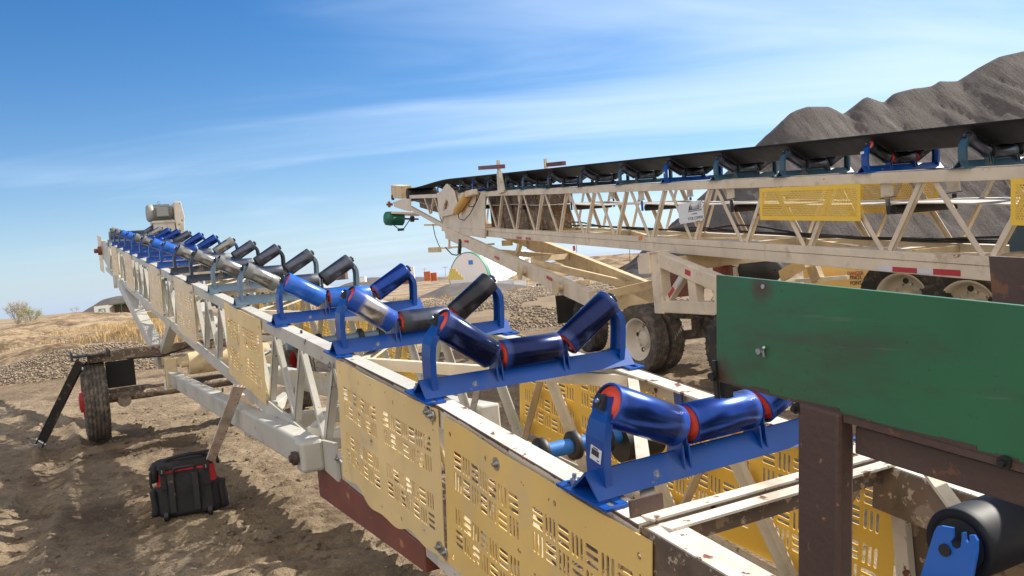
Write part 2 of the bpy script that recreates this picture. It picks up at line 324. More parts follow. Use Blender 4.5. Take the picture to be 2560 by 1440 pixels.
# ================================================================ idlers
def strip(mb, prof, wy, t, fl, m=0, y0=0.0):
    """bent channel: prof (s,h) polyline, web width wy, flanges fl deep toward +s"""
    P = [Vector((p[0], 0, p[1])) for p in prof]; Nn = []
    for i in range(len(P)):
        d = (P[min(i+1, len(P)-1)]-P[max(i-1, 0)]).normalized(); Nn.append(Vector((d.z, 0, -d.x)))
    NP = len(P)
    def seg(ya, yb, da, db):
        vs = []
        for i_, (p, n) in enumerate(zip(P, Nn)):
            k_ = 1.0 if i_ < NP-4 else (.92, .78, .58, .46)[i_-(NP-4)]
            for y, dd in ((ya, da), (yb, da), (yb, db), (ya, db)): vs.append(p+n*dd+Vector((0, (y+y0)*k_, 0)))
        fs = [(4*i+k, 4*i+(k+1)%4, 4*i+4+(k+1)%4, 4*i+4+k) for i in range(len(P)-1) for k in range(4)]
        fs += [(3,2,1,0), tuple(range(len(vs)-4, len(vs)))]
        mb.add(vs, fs, m)
    seg(-wy/2, wy/2, 0, t); seg(-wy/2, -wy/2+t, t, fl); seg(wy/2-t, wy/2, t, fl)
RR = .0635
TPL = {'std': ((.072, .285), (.313, .143), .14, .354), 'low': ((.054, .266), (.324, .150), .150, .360), 'high': ((.076, .306), (.315, .135), .130, .357)}
def idler_mb(tp='std'):
    RO_O, RO_I, RM, RX = TPL[tp]
    mb = MB(); hh = RO_O[1]/.285; ss = RO_O[0]-.072
    for sy in (-1, 1):   # inverted angle beam
        mb.hexa([(-.02, sy*.064, .010), (1.02, sy*.064, .010), (1.02, sy*.056, .010), (-.02, sy*.056, .010),
                 (-.02, sy*.004, .074), (1.02, sy*.004, .074), (1.02, sy*(-.004), .070), (-.02, sy*(-.004), .070)])
    for s in (0, 1):
        c = .004 if s == 0 else .996
        mb.box((c, 0, .005), (.085, .13, .009))
        for sy in (-1, 1):
            mb.box((c-.028, sy*.085, .005), (.028, .05, .009)); mb.box((c+.028, sy*.085, .005), (.028, .05, .009)); mb.box((c, sy*.113, .005), (.084, .012, .009))
            if sy == 1: mb.tube((c, sy*.085, .009), (c, sy*.085, .024), .014, 6, 1); mb.tube((c, sy*.085, .024), (c, sy*.085, .04), .007, 8, 1)
    post = [(.022, .03), (.016, .09), (.014, .17), (.018, .205*hh), (.032+ss*.4, .238*hh), (.050+ss*.8, .262*hh), (.060+ss, .282*hh), (.064+ss, .312*hh)]
    for mir in (0, 1):
        t = MB(); strip(t, post, .085, .006, .026)
        t.poly([(.022, -.043, .03), (.022, -.043, .075), (.05, -.043, .06)], (.0, .086, 0))
        # bearing block at the roll's outer end
        d = (Vector((RO_O[0], 0, RO_O[1]))-Vector((RO_I[0], 0, RO_I[1]))).normalized()
        e = Vector((RO_O[0], 0, RO_O[1]))
        t.bar(e-d*.005, e+d*.026, .034, .044, 2, up=(.5, 0, .86)); t.tube(e+d*.03, e+d*.037, .007, 8, 1)
        # inner stands
        for s_, ww in ((.318, .05), (.343, .036)):
            t.hexa([(s_, -.034, .05), (s_+.006, -.034, .05), (s_+.006, .034, .05), (s_, .034, .05), (s_, -ww/2, RM+.012), (s_+.006, -ww/2, RM+.012), (s_+.006, ww/2, RM+.012), (s_, ww/2, RM+.012)])
            t.poly([(s_, -.05, .02), (s_, -.034, .10), (s_, -.02, .06)], (.006, 0, 0))
        if mir: t.xf(lambda v: (1-v.x, v.y, v.z))
        mb.add(t.v, t.f); mb.m[-len(t.m):] = t.m; mb.sm[-len(t.sm):] = t.sm
    return mb
_idm = {}
def idler_mesh(k, tp='std'):
    if (k, tp) not in _idm: _idm[(k, tp)] = idler_mb(tp).mesh('idler_frame', [MT[k], MT['steel'], MT['black']])
    return _idm[(k, tp)]
def roller_mesh(L, shell, cap, r=RR):
    key = (round(L, 3), shell, cap, r)
    if key in _idm: return _idm[key]
    h = L/2-.004; mb = MB(); n = 48
    prof = [(-h, r-.004), (-h, r), (h, r), (h, r-.004)]
    prof2 = [(-h, r-.0035), (-h, r), ]
    mb.lathe([(-h, r-.007), (-h-.001, r-.003), (-h+.003, r), (h-.003, r), (h+.001, r-.003), (h, r-.007)], (0,0,0), (1,0,0), n, 0)
    for s in (-1, 1):
        mb.lathe([(s*h, r-.007), (s*(h-.010), r-.0085)], (0,0,0), (1,0,0), n, 2)
        mb.lathe([(s*(h-.010), r-.0085), (s*(h-.007), r*.62), (s*(h-.002), r*.60), (s*(h-.001), .022)], (0,0,0), (1,0,0), n, 1)
        mb.lathe([(s*(h-.001), .022), (s*(h+.008), .020), (s*(h+.008), .009), (s*(h+.016), .009), (s*(h+.016), .0005)], (0,0,0), (1,0,0), 20, 2)
    me = mb.mesh('roller', [MT[shell], MT[cap], MT['black']]); _idm[key] = me
    return me
def add_idler(th, F, lat, a, z, inc, frame, rolls, cap='black', label=None, yaw=0.0, scale=1.0, sticker=False, dz=0, tp='std'):
    """rolls: shells of the near wing, middle and far wing"""
    o = bpy.data.objects.new('troughing_idler', idler_mesh(frame, tp)); col.objects.link(o); o.parent = th
    o.location = Vector((lat, a, z))-Vector(F.o); o.rotation_euler = (inc, 0, yaw)
    if scale != 1: o.scale = (1, scale, scale)
    if label: o['label'] = label
    RO_O, RO_I, RM, RX = TPL[tp]
    P = [(RO_O, RO_I), ((RX, RM), (1-RX, RM)), ((1-RO_I[0], RO_I[1]), (1-RO_O[0], RO_O[1]))]
    for (p, q), sh in zip(P, rolls):
        if sh is None: continue
        p = Vector((p[0], 0, p[1])); q = Vector((q[0], 0, q[1])); d = (q-p)
        m = Matrix.Translation((p+q)/2) @ Matrix.Rotation(-math.atan2(d.z, d.x), 4, 'Y') @ Matrix.Rotation(random.uniform(0, 6.28), 4, 'X')
        inst('roller', roller_mesh(d.length, sh, cap), o, m)
    if sticker:
        s = MB(); s.box((0, 0, 0), (.0015, .05, .042)); st = s.build('sticker', MT['sign'], o); st.location = (.0125, -.008, .125); st.rotation_euler = (rad(8), 0, 0)
        b = MB()
        for i in range(13):
            ww = (.0012, .0022, .0008)[i % 3]; b.box((-.001, .018-i*.0027, .004), (.0008, ww, .018))
        b.box((-.001, .002, .017), (.0008, .022, .003)); b.box((-.001, -.013, -.015), (.0008, .01, .003))
        bb = b.build('barcode', MT['ink'], o); bb.location = (.0125-.0003, -.008, .125); bb.rotation_euler = (rad(8), 0, 0)
    return o
# ================================================================ slotted guard panels
_pm = {}
def slot_panel_mesh(W, H, key, ncols, mt, blk=.076, ragged=0.0):
    k = (key, mt)
    if k in _pm: return _pm[k]
    slots = []; holes = []
    gw = 7*blk; gap = (W-ncols*gw)/(ncols+1); bh = .084
    for g in range(ncols):
        x0 = gap+g*(gw+gap)
        for gi, zc in enumerate((H*.68, H*.30)):
            for r in range(2):
                for c in range(7):
                    cx_ = x0+(c+.5)*blk; cz = zc+(r-.5)*bh*1.02
                    vert = (c+r+gi) % 2 == 0
                    for q in (-1, 0, 1):
                        if vert: slots.append((cx_+q*blk*.30-.0068, cx_+q*blk*.30+.0068, cz-bh*.42, cz+bh*.42))
                        else: slots.append((cx_-blk*.42, cx_+blk*.42, cz+q*bh*.30-.0076, cz+q*bh*.30+.0076))
    for hx in (W*.04, W*.36, W*.72, W*.96): holes += [(hx-.008, hx+.008, H*.90-.01, H*.90+.01), (hx-.008, hx+.008, H*.07-.01, H*.07+.01)]
    rects = slots+holes
    def rounded(r):   # rounded ends: three stacked rectangles
        x0, x1, z0, z1 = r; c = .0028
        return [(x0+c, x1-c, z0, z1), (x0, x1, z0+c, z1-c)]
    cells = [q for r in rects for q in rounded(r)]
    xs = sorted(set([0, W]+[round(v, 5) for r in cells for v in r[:2]]+[i*W/8 for i in range(9)])); zs = sorted(set([0, H]+[round(v, 5) for r in cells for v in r[2:]]+[i*H/6 for i in range(7)]))
    def dd(l):
        o = [l[0]]
        for v in l[1:]:
            if v-o[-1] > 1e-4: o.append(v)
        return o
    xs = dd(xs); zs = dd(zs); import bisect
    hole = [[False]*len(xs) for _ in zs]
    for x0, x1, z0, z1 in cells:
        i0 = bisect.bisect_left(xs, x0-2e-4); i1 = bisect.bisect_left(xs, x1-2e-4); j0 = bisect.bisect_left(zs, z0-2e-4); j1 = bisect.bisect_left(zs, z1-2e-4)
        for j in range(j0, j1):
            for i in range(i0, i1): hole[j][i] = True
    mb = MB(); nx = len(xs)
    for z in zs:
        for x in xs:
            bl = .006*math.sin(x*5.1+z*3)+.004*math.sin(x*11+2)
            zz_ = z
            if ragged and z < H*.12: zz_ += ragged*(math.sin(x*7)+.5*math.sin(x*19+1))*(1-z/(H*.12))
            mb.v.append(Vector((bl*.8 if not ragged else bl*1.0, x, zz_)))
    rc = .03
    for j in range(len(zs)-1):
        for i in range(nx-1):
            if hole[j][i]: continue
            mb.f.append([j*nx+i, j*nx+i+1, (j+1)*nx+i+1, (j+1)*nx+i]); mb.m.append(0); mb.sm.append(False)
    me = mb.mesh('guard_panel', MT[mt]); _pm[k] = me
    return me
def guard(th, F, lat, a0, a1, z0, slope, H, mt, key, ncols=2, ragged=0, name='guard_panel', label=None):
    W = a1-a0; me = slot_panel_mesh(W, H, key, ncols, mt, ragged=ragged)
    o = bpy.data.objects.new(name, me); col.objects.link(o); o.parent = th; o.location = Vector((lat, a0, z0))-Vector(F.o)
    o.rotation_euler = (slope, 0, 0)
    s = o.modifiers.new('sheet', 'SOLIDIFY'); s.thickness = .004
    if label: o['label'] = label
    return o
MT['mud'] = mat('caked_mud', (.16, .115, .08), .95, var=.35, vs=5, wear=1, wt=.55, wearc=(.26, .20, .15), ws=12, bump=1.0, bs=30)
# ================================================================ conveyor A (left, bare rolls)
A = Frame(-28.5, (1.82, 10.0, 0.0))
def zA(a): return 1.238-.155*(3.3-a) if a < 3.3 else 1.238+.1105*(a-3.3)
incA = lambda a: math.atan(.155 if a < 3.3 else .1105)
OA = A.o
cA = thing('belt_conveyor', 'pale grey truss conveyor without belt, open blue and steel rolls, yellow slotted side guards', 'conveyor', A.base, -A.az)
def part(mb, name, m, th=None, off=OA, **k): return mb.build(name, m, th if th is not None else cA, off, **k)
KN = [(-.6, 1.85), (1.865, 3.3), (3.3, 22.0)]
for side, lat in ((1, 1.32), (-1, 2.32)):
    for i, (a0, a1) in enumerate(KN):
        mb = MB()
        if i == 0:   # tail section: channel
            mb.bar((lat+side*.05, a0, zA(a0)-.075), (lat+side*.05, a1, zA(a1)-.075), .10, .15)
            part(mb, 'tail_channel', MT['tail'], bevel=.004)
            mb = MB(); mb.bar((lat+side*.048, a0, zA(a0)+.002), (lat+side*.048, a1-.03, zA(a1-.03)+.002), .092, .006); part(mb, 'tail_flange', MT['cream_top'])
        else:
            mb.ell((lat, a0, zA(a0)), (lat, a1, zA(a1)), .085, .085, .009, sx=side)
            part(mb, 'top_chord', MT['cream_top'] if a1 < 4 else MT['grey_paint'])
    mb = MB(); DB = .60
    mb.ell((lat, 1.9, zA(1.9)-DB-.11), (lat, 3.3, zA(3.3)-DB-.11), .12, .11, .009, sx=side, sy=1); part(mb, 'bottom_chord', MT['cream_top'])
    mb = MB(); mb.ell((lat, 3.3, zA(3.3)-DB-.11), (lat, 22, zA(22)-DB-.11), .12, .11, .009, sx=side, sy=1); part(mb, 'bottom_chord', MT['grey_paint'])
    a = 1.95; k = 0
    while a < 21.6:
        st = .33; b = a+st; l2 = lat+side*.018
        p = (l2, a, zA(a)-.085 if k % 2 == 0 else zA(a)-DB); q = (l2, b, zA(b)-.085 if k % 2 else zA(b)-DB)
        mb = MB(); mb.bar(p, q, .008 if side*0+1 and k % 2 else .042, .042 if k % 2 else .008, up=(1, 0, 0) if k % 2 == 0 else (1, 0, 0))
        pv = Vector(p); qv = Vector(q); d = (qv-pv).normalized()
        mb = MB(); nrm = Vector((0, d.z, -d.y))
        mb.hexa([pv+Vector((0,0,0))-nrm*.02, pv+Vector((side*.006,0,0))-nrm*.02, qv+Vector((side*.006,0,0))-nrm*.02, qv-nrm*.02, pv+nrm*.02, pv+Vector((side*.006,0,0))+nrm*.02, qv+Vector((side*.006,0,0))+nrm*.02, qv+nrm*.02])
        e = .018*(1 if k % 2 else -1)
        mb.hexa([pv+nrm*(.02), pv+nrm*.014, qv+nrm*.014, qv+nrm*.02]+[x+Vector((side*.045, 0, 0)) for x in (pv+nrm*(.02), pv+nrm*.014, qv+nrm*.014, qv+nrm*.02)])
        part(mb, 'diagonal_brace', MT['grey_paint'] if a > 4 else MT['cream'])
        a = b; k += 1
# horizontal lacing between the chords
a = 1.95; k = 0; 
pts = []
while a < 21.5: pts.append((1.40 if k % 2 == 0 else 2.24, a)); a += 1.18; k += 1
for (l0, a0), (l1, a1) in zip(pts, pts[1:]):
    mb = MB(); mb.ell((l0, a0, zA(a0)-.012), (l1, a1, zA(a1)-.012), .045, .055, .006); part(mb, 'cross_brace', MT['cream'])
    mb = MB(); mb.ell((l1, a0, zA(a0)-.64), (l0, a1, zA(a1)-.64), .05, .05, .006); part(mb, 'cross_brace', MT['grey_paint'])
for a in (4.9, 8.5, 12.1, 15.7, 19.3):
    mb = MB(); mb.ell((1.34, a, zA(a)-.015), (2.30, a, zA(a)-.015), .06, .06, .007); part(mb, 'cross_member', MT['cream'])
mb = MB(); mb.ell((1.36, 1.90, zA(1.9)+.002), (2.40, 1.90, zA(1.9)+.002), .055, .05, .007, sx=1); part(mb, 'end_cross_member', MT['cream_top'])
mb = MB(); mb.ell((1.36, 1.825, zA(1.83)+.004), (2.40, 1.825, zA(1.83)+.004), .055, .012, .007, sx=1); part(mb, 'end_cross_member', MT['cream_top'])
mb = MB(); mb.box((1.88, 1.822, zA(1.83)-.035), (1.0, .008, .055)); part(mb, 'shaded_end_cross_web', MT['dkbrown'])  # dark brown strip puts the shade of the cross member's front into the colour
mb = MB(); mb.box((1.385, 1.905, zA(1.9)+.022), (.11, .010, .05)); part(mb, 'lug', MT['rust'])
# little square-bar lug on the chord by idler three
x = AV(A, 740, 862, 1.32); mb = MB(); mb.box((1.36, x[1], x[2]+.03), (.012, .012, .11)); mb.box((1.43, x[1], x[2]+.0-.012), (.15, .012, .012)); part(mb, 'lug', MT['blackm'])
# slotted guards, near side
z_ = lambda a, d=.625: zA(a)-d
guard(cA, A, 1.306, 1.885, 3.165, z_(1.885), incA(2), .60, 'panel', 'w128', label='bright yellow slotted guard with a rounded lower corner')
guard(cA, A, 1.302, 3.185, 4.47, z_(3.185)-.03, incA(4), .64, 'panel_pale', 'w1285r', ragged=.022, label='bent pale yellow slotted guard with a ragged bottom edge')
guard(cA, A, 1.306, 6.2, 7.5, z_(6.2), incA(7), .61, 'panel_pale', 'w13')
for a0, m_ in ((9.15, 'panel_cream'), (11.7, 'panel_cream'), (15.3, 'panel_cream'), (18.2, 'panel_cream')): guard(cA, A, 1.306, a0, a0+1.3, z_(a0), incA(7), .61, m_, 'w13')
for a0, m_, kk in ((1.93, 'panel_far', 'w122'), (3.16, 'panel_far', 'w122'), (5.88, 'panel_far', 'w122'), (7.13, 'panel_far', 'w122'), (8.6, 'panel_far', 'w122'), (9.85, 'panel_far', 'w122'), (11.9, 'panel_far', 'w122'), (13.15, 'panel_far', 'w122'), (15.5, 'panel_far', 'w122'), (17.6, 'panel_far', 'w122')):
    guard(cA, A, 2.338, a0, a0+1.22, z_(a0)+.03, incA(a0), .55, m_, kk)
# end wear plate under the far-side guard and tail side plate
mb = MB(); mb.hexa([(2.345, -.6, zA(-.6)-.66), (2.355, -.6, zA(-.6)-.66), (2.355, 1.87, zA(1.87)-.60), (2.345, 1.87, zA(1.87)-.60), (2.345, -.6, zA(-.6)-.15), (2.355, -.6, zA(-.6)-.15), (2.355, 1.87, zA(1.87)-.15), (2.345, 1.87, zA(1.87)-.15)])
part(mb, 'tail_side_plate', MT['dkbrown'])
mb = MB(); mb.box((2.325, 1.84, .62), (.03, .05, .6)); part(mb, 'tail_upright', MT['cream_top'])
mb = MB(); c = Vector(AV(A, 2245, 1190, 2.27)); c2 = Vector(AV(A, 2288, 1197, 2.27)); dq = (c2-c).normalized(); mb.tube(c-dq*.04, c2, .024, 20, 0); part(mb, 'bearing_tube', MT['cream'])
mb = MB(); mb.tube(c2, c2+dq*.03, .021, 6, 0); mb.tube(c2+dq*.03, c2+dq*.045, .012, 12, 0); part(mb, 'hex_nut', MT['blackm'])
p0 = (2.32, 1.78, zA(1.8)-.08); mb = MB(); mb.bar(AV(A, 2325, 1180, 2.0), AV(A, 2405, 1290, 2.0), .008, .05, up=(1, 0, 0)); part(mb, 'flat_brace', MT['cream'])
# washers and bolts
def washer(lat, a, z, s=-1, r=.024):
    mb = MB(); mb.tube((lat, a, z), (lat+s*.006, a, z), r, 18); mb.tube((lat+s*.006, a, z), (lat+s*.014, a, z), r*.5, 6); mb.tube((lat+s*.014, a, z), (lat+s*.02, a, z), r*.28, 8); part(mb, 'bolt', MT['steel'])
for a, z in ((3.20, 1.185), (3.155, 1.175), (2.62, 1.065), (3.21, .635), (3.16, .625), (4.50, 1.30), (4.52, .80)): washer(1.30, a, z)
for a in (7.52, 9.12, 10.48, 11.66, 13.02): washer(1.30, a, zA(a)-.08, r=.018)
mb = MB(); mb.hexa([(1.296, 4.56, zA(4.56)-.71), (1.316, 4.56, zA(4.56)-.71), (1.316, 5.15, zA(5.15)-.71), (1.296, 5.15, zA(5.15)-.71), (1.296, 4.56, zA(4.56)-.50), (1.316, 4.56, zA(4.56)-.50), (1.316, 5.15, zA(5.15)-.60), (1.296, 5.15, zA(5.15)-.60)]); part(mb, 'splice_plate', MT['grey_paint'])
# caked mud floor between the bottom chords
mb = MB(); n_ = 40; m__ = 10; vs = []
for j in range(n_+1):
    for i in range(m__+1):
        a = -.55+4.9*j/n_; l = 1.34+.96*i/m__; vs.append((l, a, zA(a)-.68+.02*fbm(l*5, a*5, 2, 3)+.035*abs(i/m__-.5)))
mb.add(vs, [(j*(m__+1)+i, j*(m__+1)+i+1, (j+1)*(m__+1)+i+1, (j+1)*(m__+1)+i) for j in range(n_) for i in range(m__)], 0, True); o = part(mb, 'muddy_floor_pan', MT['mud'])
o.modifiers.new('t', 'SOLIDIFY').thickness = .01
# maroon channel below the near chord
mb = MB(); mb.hexa([(1.31, 3.42, .47), (1.40, 3.42, .47), (1.40, 5.02, .50), (1.31, 5.02, .50), (1.31, 3.42, .585), (1.40, 3.42, .585), (1.40, 5.02, .72), (1.31, 5.02, .72)]); part(mb, 'maroon_channel', MT['primer'], bevel=.006)
mb = MB(); mb.hexa([(2.33, 3.0, .36), (2.39, 3.0, .36), (2.39, 6.0, .50), (2.33, 6.0, .50), (2.33, 3.0, .54), (2.39, 3.0, .54), (2.39, 6.0, .83), (2.33, 6.0, .83)]); part(mb, 'maroon_channel', MT['primer'], bevel=.006)  # added channel under the far chord, put in to shade the ground
for lat, sd in ((1.3165, -1), (2.324, 1)):
    mb = MB(); r9 = random.Random(21); a = 1.86
    while a < 4.4:
        e = a+r9.uniform(.03, .14); h_ = r9.uniform(.004, .014); mb.hexa([(lat, a, zA(a)-h_), (lat+.005, a, zA(a)-h_), (lat+.005, e, zA(e)-h_*.7), (lat, e, zA(e)-h_*.7), (lat, a, zA(a)+.0012), (lat+.005, a, zA(a)+.0012), (lat+.005, e, zA(e)+.0012), (lat, e, zA(e)+.0012)]); a = e
    part(mb, 'rusty_chord_edge', MT['rust'])
# return rolls
def roller_simple(p, q, r, m, name, discs=0, dm='black', rd=.07):
    mb = MB(); mb.tube(p, q, r, 28); o = part(mb, name, MT[m])
    p = Vector(p); q = Vector(q)
    for i in range(discs):
        c = p.lerp(q, (i+.5)/discs); ax = (q-p).normalized()
        m2 = MB(); m2.lathe([(-.017, r), (-.017, rd-.008), (-.012, rd), (.012, rd), (.017, rd-.008), (.017, r)], c, ax, 32); m2.build('rubber_disc', MT[dm], o, OA)
    return o
for a, cl in ((2.84, 'plastic_blue'), (5.75, 'grey_blue'), (8.6, 'grey_blue'), (11.8, 'grey_blue'), (15, 'grey_blue')):
    roller_simple((1.38, a, zA(a)-.15), (2.26, a, zA(a)-.15), .03, cl, 'return_roller', 6, rd=.056)
mb = MB(); mb.tube((1.96, 2.84, .985), (2.14, 2.84, .985), .075, 28); part(mb, 'black_roller', MT['black'])
for lat in (1.36, 2.28):
    mb = MB(); mb.box((lat, 2.84, zA(2.84)-.10), (.008, .05, .16)); part(mb, 'roller_bracket', MT['blue'])
# foreground return roll with its blue slotted bracket
r0 = AV(A, 2398, 1362, 1.62); rl = thing
mb = MB(); c = Vector(r0); ax = Vector((1, 0, 0))
mb.lathe([(0, .012), (0, .057), (-.004, .061), (-.004, .073), (.003, .076), (.02, .076), (.62, .076), (.62, .0)], c, ax, 56); rr_ = part(mb, 'return_roller', MT['matte'])
rr_['label'] = 'big dark return roller beside the viewer, held by a bright blue slotted bracket'
mb = MB(); mb.lathe([(-.001, .012), (-.001, .055)], c, ax, 48); mb.tube(c, c-ax*.05, .013, 20); mb.build('end_cap', MT['black'], rr_, OA)
mb = MB(); mb.poly([AV(A, x, y, r0[0]-.045) for x, y in ((2354,1315),(2382,1320),(2383,1345),(2374,1357),(2377,1368),(2388,1374),(2401,1368),(2404,1350),(2404,1332),(2412,1331),(2414,1350),(2419,1358),(2424,1352),(2423,1338),(2435,1338),(2443,1352),(2443,1380),(2432,1440),(2425,1540),(2270,1540),(2301,1440),(2318,1385),(2335,1330),(2342,1317))], (.006, 0, 0)); br_ = mb.build('roller_bracket', MT['bright'], cA, OA); br_['label'] = 'bright blue slotted bracket holding the near return roller'
# ---- idlers of conveyor A
stA = [(2.08, 'blue', ('r_blue', 'r_blue', 'r_blue'), 'red'), (3.27, 'blue', ('r_navy', 'r_navy', 'r_navy'), 'red'), (4.42, 'blue', ('r_worn', 'r_dark', 'r_black'), 'red'),
       (5.70, 'blue', ('r_bright', 'r_bright', 'r_blue'), 'red'), (6.93, 'grey_blue', ('r_steel', 'r_dark', 'r_dark'), 'black'), (8.08, 'grey_blue', ('r_steel', 'r_dark', 'r_dark'), 'black'),
       (9.32, 'dark_blue', ('r_steel', 'r_dark', 'r_dark'), 'black'), (10.50, 'dark_blue', ('r_steel', 'r_steel', 'r_dark'), 'black'), (11.70, 'blue', ('r_bright', 'r_dark', 'r_steel'), 'black'),
       (12.9, 'blue', ('r_bright', 'r_blue', 'r_blue'), 'black'), (14.1, 'navy', ('r_steel', 'r_dark', 'r_blue'), 'black'), (15.3, 'blue', ('r_steel', 'r_dark', 'r_dark'), 'black'),
       (16.5, 'navy', ('r_bright', 'r_blue', 'r_blue'), 'black'), (17.7, 'navy', ('r_bright', 'r_blue', 'r_blue'), 'black'), (18.9, 'navy', ('r_steel', 'r_dark', 'r_steel'), 'black'), (20.1, 'grey_blue', ('r_steel', 'r_dark', 'r_dark'), 'black')]
LBL = {0: 'bright blue troughing idler with orange seals nearest the viewer, barcode sticker on its post', 1: 'blue troughing idler, second from the viewer, all three rolls dark blue', 2: 'blue troughing idler with a polished near roll and a black far roll',
       3: 'blue troughing idler with a light blue near roll, fourth from the viewer'}
for i, (a, f, rl_, cap) in enumerate(stA):
    add_idler(cA, A, 1.32, a, zA(a)+.001, incA(a), f, rl_, cap, label=LBL.get(i), yaw=.05 if i == 0 else 0, sticker=(i == 0), tp='low' if i == 0 else 'high' if i in (1, 2) else 'std')
# ---- debris of stones lying on the bottom chord flange stays in the chord's own dust material; far head
hA = 21.0
mb = MB(); mb.tube((1.42, 21.3, zA(21.3)+.05), (2.22, 21.3, zA(21.3)+.05), .15, 36); part(mb, 'head_pulley', MT['black'])
mb = MB()
for lat in (1.30, 2.34): mb.hexa([(lat-.006, 20.2, zA(20.2)-.62), (lat+.006, 20.2, zA(20.2)-.62), (lat+.006, 22.6, zA(22)-.30), (lat-.006, 22.6, zA(22)-.30), (lat-.006, 20.2, zA(20.2)), (lat+.006, 20.2, zA(20.2)), (lat+.006, 22.6, zA(22.2)+.02), (lat-.006, 22.6, zA(22.2)+.02)])
part(mb, 'head_plate', MT['grey_paint'])
q = AV(A, 243, 615, 1.28); guard(cA, A, 1.28, q[1]-1.6, q[1]-.3, q[2]-.75, incA(9), .85, 'panel_cream', 'head', 2)
mb = MB(); q = AV(A, 237, 625, 1.2); mb.tube((1.20, q[1]-1.2, q[2]-.1), (1.30, q[1]-1.2, q[2]-.1), .10, 16); mb.tube((1.12, q[1]-1.2, q[2]-.1), (1.2, q[1]-1.2, q[2]-.1), .05, 12); part(mb, 'shaft_bearing', MT['primer'])
# drive: motor, base and belt guard on the far side of the head
am = 20.0
q0 = AU(A, 366, 534, am); q1 = AU(A, 432, 534, am)
zc = q0[2]; L0, L1 = q0[0], q1[0]
mb = MB(); mb.lathe([(0, .02), (0, .15), (.03, .185), (.13, .19), (.13, .17)], (L0, am, zc), (1, 0, 0), 32)
mb.lathe([(.13, .165), (L1-L0-.05, .165), (L1-L0, .12), (L1-L0, .02)], (L0, am, zc), (1, 0, 0), 32)
for k in range(22):
    an = 2*PI*k/22; mb.bar((L0+.13, am+.17*math.cos(an), zc+.17*math.sin(an)), (L1-.06, am+.17*math.cos(an), zc+.17*math.sin(an)), .008, .03, up=(0, math.cos(an), math.sin(an)))
mb.box((L0+.30, am-.20, zc+.0), (.24, .1, .20)); mb.box((L0+.30, am-.255, zc-.0), (.22, .01, .18)); mb.path([(L0+.27+.03*math.cos(t*.7), am, zc+.22+.03*math.sin(t*.7)) for t in range(10)], .006, 6)
part(mb, 'motor', MT['motor_grey'])
mb = MB(); mb.box(((L0+L1)/2+.06, am, zc-.21), (.5, .45, .05)); mb.box(((L0+L1)/2+.05, am, zc-.36), (.42, .40, .28)); mb.box(((L0+L1)/2+.05, am, zc-.62), (.34, .36, .3)); mb.bar((2.32, am-.2, zA(am)), (2.45, am-.1, zc-.5), .08, .08); mb.bar((2.32, am+.2, zA(am)), (2.5, am+.1, zc-.5), .08, .08); part(mb, 'motor_base', MT['grey_paint'])
g0 = AU(A, 431, 510, am); mb = MB()
gp = [AU(A, *p, am) for p in ((431, 508), (447, 508), (457, 545), (456, 585), (441, 590), (433, 545))]
mb.poly([(g[0], am-.3, g[2]) for g in gp], (0, .7, 0)); part(mb, 'belt_guard', MT['cream_top'], bevel=.01)
